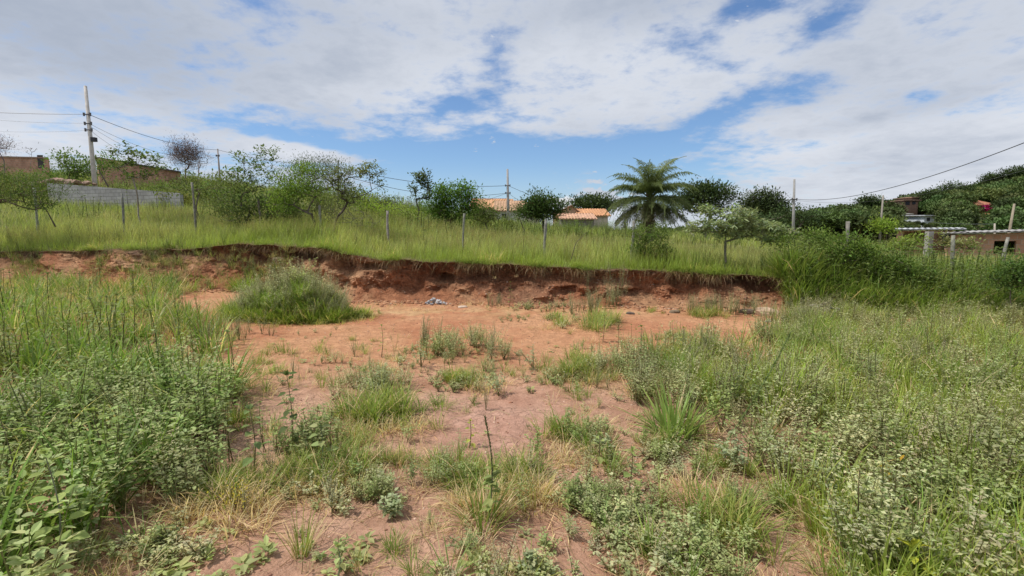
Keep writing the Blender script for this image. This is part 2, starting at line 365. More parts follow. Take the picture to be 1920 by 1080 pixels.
M_bark = plainmat('bark', .9, 20, .35, .5); M_wood = plainmat('weathered_wood', .9, 12, .4, .5); M_conc = plainmat('concrete', .85, 5, .18, .2)
M_plas = plainmat('plaster', .85, 1.5, .2, .1); M_tile = plainmat('roof_tiles', .85, 2.5, .3, .2); M_metal = plainmat('weathered_metal', .5, 4, .2, .1, spec=.5)
M_dark = plainmat('dark_opening', .6, 3, .2, .0); M_stone = plainmat('stone', .9, 25, .25, .5)
M_brick = brickmat('hollow_brick', (.58, .32, .22), (.44, .23, .15), (.48, .36, .28)); M_block = brickmat('concrete_block', (.36, .36, .35), (.27, .27, .27), (.2, .2, .19), .4, .2)
M_earth = earthmat('clay_soil'); M_bank = earthmat('cut_clay', True)

# ------------------------------------------------------------------ ground and bank: one continuous sheet cut at the foot and lip
NC = 900
Sx = np.linspace(-1, 1, NC); Sx = np.sign(Sx)*(.55*np.abs(Sx)+.45*np.abs(Sx)**2)
def fan(y): return Sx*(9+1.35*(y+1.5))
foot = np.full(NC, 11.0)
for _ in range(30): foot = .5*foot+.5*Yb(Sx*(9+1.35*(foot+1.5)))
lipw = bwid(fan(foot)); lip = foot+lipw
Xf, Xl = Sx*(9+1.35*(foot+1.5)), Sx*(9+1.35*(lip+1.5))
def grid(g, V, c):
    r, n = V.shape[:2]; i = np.arange(r-1)[:, None]*n; j = np.arange(n-1)[None]
    g.add(V.reshape(-1, 3), np.stack([i+j, i+j+1, i+n+j+1, i+n+j], -1).reshape(-1, 4), c.reshape(-1, 3))
# how densely each spot of the lot is overgrown (0 bare clay, 1 thicket)
_ry = [540, 590, 620, 650, 700, 750, 800, 850, 900, 1000, 1080, 1300]; _rx = [1560, 1500, 1420, 1330, 1180, 1190, 1260, 1370, 1450, 1520, 1560, 1700]
_lx = [330, 345, 380, 400, 415, 440, 400, 380, 330, 250, 190, 60]
def cover(X, Y):
    px, py = proj(X, np.maximum(Y, 1.2))
    w = 34+0*px; nzz = fbm(X*1.1, Y*1.1, seed=41)*70
    r = sstep(px+nzz-np.interp(py, _ry, _rx), -w, w); l = sstep(np.interp(py, _ry, _lx)-px-nzz, -w, w)
    l = l*(1-np.exp(-((X+2.05)/.30)**2-((Y-2.2)/.38)**2))
    return l, r
def dampc(X, Y):
    px, py = proj(X, np.maximum(Y, 1.2)); n = fbm(X*.9, Y*.9, seed=51)
    orange = np.array((.54, .285, .155)); red = np.array((.48, .215, .115)); pink = np.array((.50, .305, .215)); pale = np.array((.60, .42, .22)); wet = np.array((.34, .20, .135))
    k = sstep(py, 640, 760)[..., None]
    c = orange*(1-k)+pink*k
    s = sstep(n, -.1, .35)[..., None]*(1-k)*.8; c = c*(1-s)+red*s
    q = (np.exp(-((px-800)/200)**2-((py-588)/9)**2)+.5*np.exp(-((px-1100)/200)**2-((py-585)/8)**2))*sstep(fbm(X*2.5, Y*2.5, seed=52), -.3, .3); c = c*(1-.7*q[..., None])+pale*.7*q[..., None]
    q = (sstep(fbm(X*1.6, Y*1.6, seed=53), .0, .4)*sstep(py, 760, 900))[..., None]; c = c*(1-.6*q)+wet*.6*q
    q = (np.exp(-((px-930)/150)**2-((py-800)/70)**2))[..., None]*.7; c = c*(1-q)+np.array((.50, .29, .225))*q
    return c
NR = 190
tt = np.linspace(0, 1, NR)**.8
gl = Geo(); y0 = -5.0
Yl = y0+(foot[None]-y0)*tt[:, None]; Xlw = Sx[None]*(9+1.35*(Yl+1.5)); Zl = hlow(Xlw, Yl)
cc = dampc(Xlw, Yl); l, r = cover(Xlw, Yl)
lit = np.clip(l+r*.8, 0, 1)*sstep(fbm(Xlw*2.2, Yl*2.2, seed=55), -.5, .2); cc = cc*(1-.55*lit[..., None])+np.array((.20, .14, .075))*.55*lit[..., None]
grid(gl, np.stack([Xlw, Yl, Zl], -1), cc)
# rows of the bank face: carved by noise, hollow below a ragged overhanging lip
bk = Geo(); NB = 60; tb = np.linspace(0, 1, NB)[:, None]
zf = hlow(Xf, foot)[None]; zt_ = hup(Xl, lip)[None]
Xb = Xf[None]*(1-tb)+Xl[None]*tb
hgt = zt_-zf; sX = Xf[None]+0*tb; zz = zf+hgt*tb
raw = np.exp(-((sX+20)/10.)**2)*0
steep = 1-sstep(np.abs(lipw[None]-.46), .16, .7)
prof = np.where(tb < .14, (tb/.14)**.8*.42, np.where(tb < .82, .42+(tb-.14)/.68*.58, 1+.0*tb))
und = np.sin(np.clip((tb-.5)/.48, 0, 1)*math.pi)*(.16+.16*sstep(fbm(sX*.7, 0*sX+4, seed=60), -.1, .4))
ybk = foot[None]+lipw[None]*(steep*prof+(1-steep)*tb)
ridg = 1-np.abs(fbm(sX*1.5, zz*1.3, seed=61, o=5))*2.2
d = .50*fbm(sX*.9, zz*1.2, seed=62)-.26*ridg*steep+.24*fbm(sX*2.6+zz, zz*3.2, seed=63, o=5, g=.6)+.07*fbm(sX*9, zz*11, seed=64, o=4, g=.6)
ed = sstep(tb, 0, .3)*(1-sstep(tb, .93, 1.0))
ydis = (-d*.9+und*steep)*ed
talus = -.55*np.clip(1-tb/.3, 0, 1)**1.5*(.5+.5*fbm(sX*1.2, 0*sX, seed=65))*np.minimum(tb*12, 1)*(1-0*tb)
def cave(px, py, w, h, depth):
    q = P(px, py, float(np.interp((px-960)/F*11, BX, BY))+.2)
    return depth*np.exp(-((sX-q[0])/w)**4-((zz-q[2])/h)**4)
cv_ = cave(832, 525, .22, .09, .5)+cave(865, 503, .16, .05, .35)+cave(700, 500, .35, .08, .35)+cave(1060, 545, .3, .09, .25)+cave(1395, 530, .2, .06, .4)+cave(560, 480, .5, .07, .4)+cave(760, 530, .8, .22, .22)+cave(1450, 545, .4, .14, .3)+cave(1180, 552, .3, .08, .25)
cv_ = cv_-cave(810, 545, .28, .2, .18)-cave(930, 540, .35, .22, .14)-cave(1010, 520, .3, .15, .12)
Yk = ybk+ydis+cv_*steep*sstep(tb, .02, .25)
Zk = zz+.05*fbm(sX*4, zz*5, seed=66)*np.sin(tb*math.pi)
Yk[-1] = lip; Yk[0] = foot; Zk[0] = zf[0]; Zk[-1] = zt_[0]
lowr = sstep(.45-tb, -.1, .2)
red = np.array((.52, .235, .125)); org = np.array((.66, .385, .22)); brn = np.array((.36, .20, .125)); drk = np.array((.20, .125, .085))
n1_ = sstep(fbm(sX*1.3, zz*2.2, seed=67), -.15, .35)[..., None]
cb = red*(1-n1_)+org*n1_
n2_ = sstep(fbm(sX*.6, zz*1.0, seed=68)+.25*sstep(sX, 1, 6)-.18-.2*sstep(-sX, 5, 7)+.3*np.exp(-((sX+4.6)/1.2)**2), -.1, .3)[..., None]*.75; cb = cb*(1-n2_)+brn*n2_
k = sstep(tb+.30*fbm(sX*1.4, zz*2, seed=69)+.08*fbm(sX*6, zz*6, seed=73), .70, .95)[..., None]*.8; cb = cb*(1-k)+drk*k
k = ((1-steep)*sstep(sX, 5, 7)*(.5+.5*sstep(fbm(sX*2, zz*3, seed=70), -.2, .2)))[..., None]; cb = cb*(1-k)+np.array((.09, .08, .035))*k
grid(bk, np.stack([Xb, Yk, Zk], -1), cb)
# upper field out to the horizon
up = Geo(); NU = 150; tu = np.linspace(0, 1, NU)
Yu = lip[None]+(1500**(tu[:, None]))-1
Xu = Sx[None]*(9+1.35*(Yu+1.5)); Zu = hup(Xu, Yu); Zu[0] = zt_[0]
cu_ = np.array((.20, .20, .08))+np.zeros(Xu.shape+(3,))
k = sstep(fbm(Xu*.15, Yu*.15, seed=71), -.2, .3)[..., None]*.5; cu_ = cu_*(1-k)+np.array((.26, .28, .09))*k
k = (1-sstep(Yu-lip[None], 0, .5))[..., None]; cu_ = cu_*(1-k)+np.array((.15, .10, .055))*k
k = sstep(Yu, 70, 110)[..., None]; cu_ = cu_*(1-k)+np.array((.08, .11, .04))*k
grid(up, np.stack([Xu, Yu, Zu], -1), cu_)
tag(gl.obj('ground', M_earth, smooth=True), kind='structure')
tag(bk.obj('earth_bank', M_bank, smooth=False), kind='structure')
tag(up.obj('upper_field', M_earth, smooth=True), kind='structure')

def onground(X, Y): return np.stack([X, Y, height(X, Y)], -1)

# ------------------------------------------------------------------ plant shapes
SAGE = [(.46, .49, .28), (.52, .53, .34), (.37, .43, .20)]
SAGE2 = (.31, .39, .16)
GRN = (.22, .30, .07); LIME = (.33, .42, .09); STRAW = (.66, .54, .34); FIELD = (.40, .45, .15); DKG = (.055, .10, .022)
def sage_plant(h=.5, ns=9, leaf=.034, col=SAGE[0], spread=.55, nl=26, fine=False, stemc=(.26, .25, .13), wid=.55):
    g = Geo(); lp = []; ld = []; ll = []
    for i in range(ns):
        a = U(0, 6.28); ln = U(.03, spread); H = h*U(.6, 1.05)
        t = np.linspace(0, 1, 6); r = H*(np.sin(ln)*t+.12*t*t*U(-1, 1))
        pts = np.stack([r*math.cos(a)+.02*H*np.sin(t*5+i), r*math.sin(a), H*np.cos(ln)*t-.1*H*t*t*ln], 1)
        tube(g, pts, np.linspace(.0028, .001, 6)*(1+h), stemc, 3, False)
        m = nl; s = U(.22, 1, m)**.8; idx = s*5; i0 = np.minimum(idx.astype(int), 4); f = (idx-i0)[:, None]
        pp = pts[i0]*(1-f)+pts[i0+1]*f; aa = U(0, 6.28, m); e = U(-.35, .55, m)
        dd = np.stack([np.cos(aa)*np.cos(e), np.sin(aa)*np.cos(e), np.sin(e)], 1)
        sub = U(0, .05*h/.5, m)[:, None]*(1.1-s[:, None])*1.6
        lp.append(pp+dd*sub); ld.append(dd); ll.append(leaf*U(.65, 1.15, m)*(1.15-.45*s))
    lp, ld, ll = map(np.concatenate, (lp, ld, ll))
    leaves(g, lp, ld, ll, ll*wid, jit(col, len(lp), .22), .18, fine)
    return g
def tuft(n=45, L=.35, w=.006, lean=.5, curl=.9, col=GRN, tip=None, dry=.15, r=.04, segs=3, dcol=STRAW):
    g = Geo(); a = U(0, 6.28, n); rr = r*np.sqrt(U(0, 1, n)); a2 = a+U(-.6, .6, n)
    b = np.stack([rr*np.cos(a), rr*np.sin(a), 0*a-.01], 1); c = jit(col, n, .22, .08)
    dr = U(0, 1, n) < dry; c[dr] = jit(dcol, int(dr.sum()), .25)
    ln = np.abs(rng.normal(0, lean, n)); ln[dr] += .35
    blades(g, b, a2, L*U(.45, 1.1, n), w*U(.7, 1.2, n), ln*.7, curl*U(.3, 1.3, n), c, segs, None if tip is None else np.broadcast_to(tip, (n, 3)))
    return g
def seedgrass(n=10, L=.9, col=(.34, .36, .14)):
    g = Geo()
    for i in range(n):
        a = U(0, 6.28); ln = U(.02, .22); cu = U(.1, .45); t = np.linspace(0, 1, 5); H = L*U(.75, 1.1)
        th = ln+cu*t; x = np.cumsum(np.sin(th))*H/5; z = np.cumsum(np.cos(th))*H/5; x -= x[0]; z -= z[0]
        pts = np.stack([x*math.cos(a), x*math.sin(a), z], 1)+np.array((U(-.05, .05), U(-.05, .05), 0)); tube(g, pts, [.0022, .002, .0016, .0012, .0008], col, 3, False)
        m = 12; s = U(0, 1, m)[:, None]; pp = pts[3]*(1-s)+pts[4]*s; dd = unit(rng.normal(0, .35, (m, 3))+unit(pts[4]-pts[3])); leaves(g, pp, dd, .035, .006, jit((.40, .36, .22), m, .2), .1)
    return g
def nettle(h=.75, leaf=.085, nodes=11, col=(.13, .20, .085), stem=(.15, .12, .07), droop=.25, wid=.62, bend=.06, lean=0.0, la=0.0):
    g = Geo(); st = Geo(); t = np.linspace(0, 1, 8)
    pts = np.stack([math.cos(la)*lean*t*h+bend*h*np.sin(t*2.4), math.sin(la)*lean*t*h+.03*h*np.sin(t*4), h*t], 1)
    tube(st, pts, np.linspace(.0055, .0018, 8), stem, 5)
    lp = []; ld = []; ll = []; a = U(0, 6.28)
    for i in range(nodes):
        s = .25+.75*i/(nodes-1); k = s*7; i0 = min(int(k), 6); p = pts[i0]*(1-(k-i0))+pts[i0+1]*(k-i0); a += 2.1+U(-.4, .4)
        for q in (0, math.pi):
            if s > .93 or U(0, 1) < .82:
                e = U(-.45, .2)+s*.45; dd = np.array((math.cos(a+q)*math.cos(e), math.sin(a+q)*math.cos(e), math.sin(e))); L = leaf*(1.05-.62*s)*U(.8, 1.15)
                tube(st, [p, p+dd*L*.4], .001, col, 3, False); lp.append(p+dd*L*.35); ld.append(dd); ll.append(L)
    m = 6; lp += [pts[-1]]*m; ld += [unit(rng.normal(0, .5, 3)+np.array((0, 0, .9))) for _ in range(m)]; ll += [leaf*.38]*m
    leaves(g, np.array(lp), np.array(ld), np.array(ll), np.array(ll)*wid, jit(col, len(lp), .16), .15, True, droop=droop)
    return st, g
def rosette(n=9, leaf=.05, col=(.42, .47, .22), wid=.55, e0=.3, h=.03):
    g = Geo(); a = np.arange(n)*2.4+U(-.3, .3, n); e = U(e0-.3, e0+.4, n); d = np.stack([np.cos(a)*np.cos(e), np.sin(a)*np.cos(e), np.sin(e)], 1)
    leaves(g, d*.01+np.array((0, 0, h))*U(0, 1, (n, 1)), d, leaf*U(.7, 1.15, n), leaf*wid, jit(col, n, .15), .15, True, droop=.15); return g
def runner(L=.35, col=(.40, .30, .17)):
    g = Geo(); t = np.linspace(0, 1, 7)
    for i in range(3):
        a = U(0, 6.28); w = U(-.15, .15)
        tube(g, np.stack([L*t*math.cos(a)+w*L*np.sin(t*5), L*t*math.sin(a)+w*L*np.cos(t*4), .008+.025*np.abs(np.sin(t*4+i))], 1), .0016, jit(col, 1)[0], 3, False)
    n = 14; a = U(0, 6.28, n); r = L*U(.1, 1, n); d = unit(np.stack([np.cos(a*3), np.sin(a*3), U(-.1, .6, n)], 1))
    leaves(g, np.stack([r*np.cos(a), r*np.sin(a), 0*a+.012], 1), d, U(.03, .08, n), .006, jit(STRAW, n, .3), .1); return g
def merge(*gs):
    g = Geo()
    for x in gs: v, c, f = x.arr(); g.add(v, f, c)
    return g
A = lambda g: g.arr()
pr = dict(
    sage=[A(sage_plant(.5, int(U(7, 11)), U(.030, .042), SAGE[i % 3], .6, 26)) for i in range(6)],
    sagenear=[A(sage_plant(.5, 8, U(.046, .062), (SAGE2, (.39, .45, .22), (.46, .50, .29))[i % 3], .6, 20, True)) for i in range(5)],
    feather=[A(sage_plant(.6, 8, .024, (.48, .50, .34), .3, 46, wid=.4)) for i in range(4)],
    tuft=[A(tuft(34, .36, .010, .65, 1.1, (GRN, (.28, .34, .10), (.17, .25, .06))[i % 3], dry=.25, r=.06)) for i in range(6)],
    wild=[A(tuft(34, .55, .014, .6, 1.2, ((.22, .31, .07), (.29, .37, .10), (.17, .26, .06))[i % 3], dry=.14, r=.07)) for i in range(6)],
    lime=[A(tuft(42, .40, .010, .4, .8, LIME, dry=.08, r=.08)) for i in range(4)],
    dry=[A(tuft(22, .24, .007, .9, 1.3, STRAW, dry=.5, r=.08)) for i in range(4)],
    seed=[A(seedgrass(9)) for i in range(4)],
    ros=[A(rosette(int(U(6, 11)), U(.035, .055))) for i in range(5)],
    low=[A(sage_plant(.14, 5, .026, SAGE[i % 3], 1.0, 14, True)) for i in range(5)],
    run=[A(runner()) for i in range(5)],
    broad=[A(merge(*nettle(.5, .075, 7, (.28, .32, .15), (.14, .15, .06)))) for i in range(5)],
    nettle=[A(merge(*nettle(.6, .065, 9, (.29, .34, .13)))) for i in range(4)])
def scatter(g, kind, X, Y, sc=(.8, 1.2), tv=.18, tilt=.12, tint=None, sink=.0):
    n = len(X)
    if n == 0: return
    Z = height(X, Y)-sink; pos = np.stack([X, Y, Z], -1); w = rng.integers(0, len(pr[kind]), n)
    s = U(sc[0], sc[1], n) if isinstance(sc, tuple) else sc
    tn = (1+U(-tv, tv, (n, 1)))*(1+U(-.05, .05, (n, 3)))
    if tint is not None: tn = tn*np.asarray(tint)
    for i, p in enumerate(pr[kind]):
        m = w == i; stamp(g, p, pos[m], U(0, 6.28, m.sum()), s[m], tn[m], tilt)
def pick(n, x0, x1, y0, y1, fn, warp=1.0):
    """n random spots kept with probability fn; nearer ground gets more"""
    n = int(n*1.28); Y = y0+(y1-y0)*U(0, 1, n)**warp; k = 1.14*Y+2.3; X = U(-1, 1, n)*k; m = (X > x0) & (X < x1); X, Y = X[m], Y[m]
    m = U(0, 1, len(X)) < fn(X, Y); return X[m], Y[m]

# ------------------------------------------------------------------ the lot: weeds and grass nobody could count
right_w, left_w, right_g, left_g, litter_g = Geo(), Geo(), Geo(), Geo(), Geo()
fl = lambda X, Y: cover(X, Y)[0]*(Y < Yb(X)+.2)
fr = lambda X, Y: cover(X, Y)[1]*(Y < Yb(X)+.6)
clump = lambda X, Y, s, k=1.3: sstep(fbm(X*k, Y*k, seed=s), -.12, .18)
X, Y = pick(1700, 0, 14, 1.6, 9.8, lambda x, y: fr(x, y)*(.30+.70*clump(x, y, 81))); scatter(right_w, 'sage', X, Y, tuple((.62, 1.05)))
X, Y = pick(500, 0, 9, 1.5, 5.0, lambda x, y: fr(x, y)*clump(x, y, 85, 1.8)); scatter(right_w, 'sagenear', X, Y, (.55, .95))
X, Y = pick(900, 0, 14, 4, 9.8, lambda x, y: fr(x, y)*clump(x, y, 86)); scatter(right_w, 'feather', X, Y, (.6, 1.0))
X, Y = pick(1700, 0, 14, 1.7, 9.9, lambda x, y: fr(x, y)*(.15+.85*clump(x, y, 82))); scatter(right_g, 'wild', X, Y, (.55, 1.05))
X, Y = pick(3400, 0, 14, 1.7, 9.9, lambda x, y: fr(x, y)*clump(x, y, 83, .9)); scatter(right_g, 'lime', X, Y, (.6, 1.15))
X, Y = pick(500, 0, 14, 1.7, 9.9, lambda x, y: fr(x, y)*clump(x, y, 84, .8)); scatter(right_w, 'broad', X, Y, (.45, .95))
X, Y = pick(500, 0, 14, 1.7, 9.9, lambda x, y: fr(x, y)); scatter(right_w, 'nettle', X, Y, (.4, .85)); X, Y = pick(900, 0, 14, 1.7, 9.9, lambda x, y: fr(x, y)*clump(x, y, 87, .8)); scatter(right_g, 'dry', X, Y, (.8, 1.8))
X, Y = pick(320, 0, 14, 3, 9.9, lambda x, y: fr(x, y)*.6); scatter(right_g, 'seed', X, Y, (.45, .8))
X, Y = pick(1250, -14, -.5, 1.8, 13, lambda x, y: fl(x, y)*clump(x, y, 91)*(y < 5.4)); scatter(left_w, 'sage', X, Y, (.8, 1.4), tint=(.95, 1, .95))
X, Y = pick(380, -9, -.5, 1.8, 4.4, lambda x, y: fl(x, y)*(.3+.7*clump(x,y,94))); scatter(left_w, 'sagenear', X, Y, (.7, 1.25), tint=(.85, .95, .8))
X, Y = pick(460, -9, -.5, 2.0, 5.6, lambda x, y: fl(x, y)*clump(x, y, 95)); scatter(left_w, 'broad', X, Y, (.8, 1.4))
X, Y = pick(300, -16, -.5, 6, 13.6, lambda x, y: fl(x, y)*.5*clump(x, y, 96)); scatter(left_w, 'feather', X, Y, (.6, 1.1), tint=(.8, .9, .7))
X, Y = pick(330, -12, -.5, 4.5, 11, lambda x, y: fl(x, y)); scatter(left_w, 'broad', X, Y, (.9, 1.6))
X, Y = pick(2300, -14, -.5, 1.8, 13.6, lambda x, y: fl(x, y)*(.25+.75*clump(x, y, 92))); scatter(left_g, 'wild', X, Y, (.75, 1.4), tint=(.85, .92, .8))
X, Y = pick(900, -16, -.5, 4.8, 13.8, lambda x, y: fl(x, y)*clump(x, y, 93)); scatter(left_g, 'lime', X, Y, (.7, 1.3), tint=(.75, .85, .75))
X, Y = pick(1500, -16, -.5, 7.0, 13.8, lambda x, y: fl(x, y)); scatter(left_g, 'dry', X, Y, (1.0, 2.2), tint=(.8, .8, .6))
X, Y = pick(60, -12, -.5, 5, 12, lambda x, y: fl(x, y)*.7); scatter(left_g, 'seed', X, Y, (.7, 1.1))
# ragged edges of both thickets, straw and dead stems on the soil
edge = lambda X, Y: np.clip(4*np.maximum((lambda a: a*(1-a))(cover(X, Y)[0]), (lambda a: a*(1-a))(cover(X, Y)[1])), 0, 1)
X, Y = pick(3600, -14, 14, 1.6, 9.5, lambda x, y: np.clip(edge(x, y)*.8+.25*cover(x, y)[1]+.2*cover(x, y)[0], 0, 1)); scatter(litter_g, 'dry', X, Y, (.5, 1.1), sink=.01)
X, Y = pick(1500, -9, 9, 1.6, 8.5, lambda x, y: np.clip(edge(x, y)+.12+.4*sstep(3.4-y, 0, 1), 0, 1)*clump(x, y, 99, 1.6)); scatter(litter_g, 'run', X, Y, (.4, 1.0), tilt=.02)
tag(right_w.obj('weeds', M_leaf), 'dense pale grey-green weeds covering the right side of the lot', 'weeds', kind='stuff')
tag(left_w.obj('weeds', M_leaf), 'leafy grey-green weeds massed on the left side of the lot', 'weeds', kind='stuff')
tag(right_g.obj('grass', M_grass), 'bright green grass growing through the weeds on the right', 'grass', kind='stuff')
tag(left_g.obj('grass', M_grass), 'long green grass tangled in the left thicket', 'grass', kind='stuff')

# patches of growth on the bare clay: (kind, px, py of the foot, radius m, how many, scale)
spots = [('tuft', 700, 785, .42, 34, 1.0), ('sage', 660, 745, .42, 14, .62), ('sage', 720, 725, .4, 14, .6), ('dry', 700, 800, .45, 30, .9), ('tuft', 735, 770, .3, 16, .9), ('low', 650, 775, .5, 22, 1),
    ('sage', 830, 665, .4, 14, .75), ('sage', 880, 650, .45, 14, .7), ('feather', 800, 655, .4, 6, .7), ('sage', 940, 668, .35, 8, .6), ('tuft', 870, 715, .28, 14, .75), ('lime', 860, 716, .2, 6, .5), ('low', 880, 720, .5, 20, 1.1), ('dry', 900, 722, .5, 24, .8), ('sage', 905, 700, .3, 7, .5),
    ('tuft', 1075, 705, .36, 26, .85), ('tuft', 1110, 690, .3, 14, .9), ('dry', 1090, 712, .45, 24, .9), ('low', 1050, 712, .4, 18, 1), ('sage', 1150, 700, .4, 12, .7), ('sage', 1190, 690, .4, 14, .8), ('nettle', 1180, 665, .5, 5, .7),
    ('tuft', 1125, 605, .40, 20, 1.0), ('feather', 1100, 590, .7, 14, .8), ('feather', 1140, 575, .8, 16, .9), ('tuft', 1035, 598, .25, 7, .75), ('seed', 1120, 590, .5, 7, .55), ('dry', 1060, 612, .9, 20, .8), ('low', 1090, 612, .9, 30, 1.2),
    ('tuft', 1270, 632, .5, 18, .45), ('low', 1260, 634, .5, 14, .9), ('low', 820, 640, .9, 16, .8), ('tuft', 660, 638, .12, 4, .35), ('tuft', 700, 640, .08, 3, .3), ('dry', 680, 660, .6, 6, .5), ('low', 960, 600, .7, 14, .8),
    ('tuft', 580, 890, .36, 30, .72), ('dry', 600, 905, .5, 44, .8), ('broad', 590, 860, .3, 9, .72), ('sagenear', 560, 850, .25, 6, .6), ('sagenear', 610, 830, .3, 8, .62), ('tuft', 640, 880, .3, 16, .8),
    ('tuft', 900, 900, .32, 26, .75), ('dry', 900, 935, .42, 40, .9), ('tuft', 830, 880, .22, 12, .65), ('tuft', 985, 895, .22, 16, .72), ('dry', 1000, 920, .35, 26, .9), ('sagenear', 700, 925, .25, 8, .32), ('sagenear', 740, 945, .15, 5, .42), ('low', 660, 920, .4, 16, 1.2), ('sagenear', 850, 900, .3, 5, .4), ('tuft', 760, 860, .15, 6, .6), ('dry', 760, 880, .5, 24, .8),
    ('tuft', 1075, 810, .2, 8, .8), ('sagenear', 1100, 830, .25, 7, .48), ('tuft', 1050, 815, .15, 6, .8), ('dry', 1090, 850, .35, 16, .9), ('run', 1050, 840, .4, 12, .8),
    ('tuft', 1245, 840, .22, 9, .6), ('sagenear', 1240, 850, .3, 8, .4), ('low', 1200, 870, .4, 12, 1.1), ('sage', 1270, 760, .4, 10, .8), ('lime', 1340, 745, .45, 16, .95), ('wild', 1300, 720, .5, 12, .8),
    ('low', 1150, 950, .34, 26, 1.2), ('sagenear', 1120, 945, .28, 12, .38), ('sagenear', 1230, 960, .28, 8, .35), ('sagenear', 1140, 1000, .3, 9, .3), ('low', 1250, 1030, .4, 22, 1.2), ('tuft', 1320, 970, .2, 10, .85), ('sagenear', 1350, 1060, .3, 12, .45), ('tuft', 1390, 1020, .25, 9, .9), ('tuft', 1230, 1045, .1, 4, .6),
    ('wild', 1400, 880, .3, 6, .55), ('sagenear', 1420, 960, .25, 6, .45), ('tuft', 1340, 870, .2, 8, .6), ('dry', 1360, 930, .5, 20, .8), ('sage', 1500, 780, .4, 9, .7),
    ('sagenear', 380, 900, .3, 10, .75), ('tuft', 420, 920, .3, 18, .75), ('dry', 400, 950, .5, 50, 1.0), ('dry', 470, 930, .3, 24, .9), ('nettle', 400, 850, .3, 5, .75), ('broad', 430, 850, .3, 7, .8), ('low', 290, 1030, .4, 18, 1.2), ('ros', 380, 1050, .4, 8, 1.2), ('ros', 640, 1060, .7, 9, 1.1), ('ros', 900, 1060, .5, 9, 1.2), ('ros', 980, 1060, .5, 10, 1.0), ('low', 1000, 1075, .3, 14, 1.1), ('ros', 350, 980, .5, 6, 1.0),
    ('dry', 420, 690, .5, 22, .9), ('feather', 410, 640, .7, 18, .7), ('tuft', 480, 680, .25, 8, .5), ('sage', 360, 730, .5, 22, .7), ('tuft', 450, 790, .3, 12, .7),
    ('feather', 1330, 585, .9, 22, .7), ('tuft', 1330, 592, .7, 22, .85), ('feather', 1390, 590, .5, 12, .8), ('tuft', 1240, 585, .6, 10, .5), ('feather', 930, 575, .5, 8, .55), ('low', 1000, 580, 1.0, 24, 1.3), ('dry', 900, 575, 1.6, 30, .7), ('low', 700, 590, .6, 10, 1.), ('dry', 760, 575, 1.4, 16, .7),
    ('tuft', 1560, 600, .6, 30, 1.2), ('wild', 1640, 585, .8, 40, 1.3), ('lime', 1700, 580, .8, 30, 1.2), ('sage', 1480, 640, .8, 26, .7), ('feather', 1500, 610, .9, 20, .8), ('broad', 1550, 625, .6, 10, .8), ('broad', 1080, 590, .5, 3, .6),
    ('tuft', 470, 905, .25, 12, .7), ('ros', 520, 1040, .3, 4, .9), ('run', 800, 960, .7, 16, .9), ('run', 1040, 950, .5, 10, .9), ('run', 1450, 930, .6, 14, .9), ('dry', 840, 1000, .3, 10, .7), ('tuft', 740, 1035, .06, 3, .4)]
pw, pg = Geo(), Geo()
clear = lambda x, y: 1-np.clip(sum(np.exp(-((x-XY(a, b)[0])/c)**2-((y-XY(a, b)[1])/d)**2) for a, b, c, d in ((960, 775, .55, .9), (450, 1010, .4, .25), (640, 1000, .22, .22), (1020, 1010, .2, .3), (540, 760, .5, 1.0), (780, 1030, .2, .15), (1400, 870, .22, .5))), 0, 1)
for k, px, py, r, n, s in spots:
    x, y = XY(px, py); a = U(0, 6.28, n); q = r*np.sqrt(U(0, 1, n)); q *= (.7+.5*vnoise(np.cos(a)*2+px, np.sin(a)*2+py))
    X, Y = x+q*np.cos(a), y+q*np.sin(a)*.8
    scatter(litter_g if k in ('dry', 'run') else pg if k in ('tuft', 'lime', 'wild', 'seed') else pw, k, X, Y, (s*.65, s*1.15), tint=(1.1, 1.05, 1.0) if k == 'tuft' else None, sink=.005)
near = lambda x, y: clear(x, y)*sstep(7.6-y, 0, 2.2)*(1-np.maximum(*cover(x, y)))
for kd, cn, lo, hi_, sd_, gg in (('low', 950, .4, 1.1, 151, pw), ('sage', 420, .2, .5, 152, pw), ('sagenear', 130, .2, .5, 153, pw), ('tuft', 900, .25, .75, 154, pg), ('wild', 240, .25, .55, 155, pg), ('ros', 320, .4, 1.1, 156, pw), ('broad', 70, .25, .6, 157, pw), ('dry', 1500, .3, .8, 154, litter_g), ('feather', 160, .3, .6, 158, pw), ('seed', 60, .3, .5, 154, pg)):
    X, Y = pick(cn*2, -8, 9, 1.7, 8.5, lambda x, y: near(x, y)*sstep(fbm(x*1.4, y*1.4, seed=sd_), -.10, .35)); scatter(gg, kd, X, Y, (lo, hi_))
# stray sprigs all over the clay
X, Y = pick(900, -8, 9, 1.7, 10.5, lambda x, y: .35*clump(x, y, 101, 2)*(1-np.maximum(*cover(x, y)))); scatter(pw, 'low', X, Y, (.3, .9))
X, Y = pick(500, -8, 9, 1.7, 10.5, lambda x, y: .3*clump(x, y, 102, 2)*(1-np.maximum(*cover(x, y)))); scatter(pg, 'tuft', X, Y, (.12, .45))
tag(pw.obj('weeds', M_leaf), 'small sage-coloured weeds sprouting in patches on the bare clay', 'weeds', kind='stuff')
tag(pg.obj('grass', M_grass), 'short green grass in patches on the bare clay', 'grass', kind='stuff')
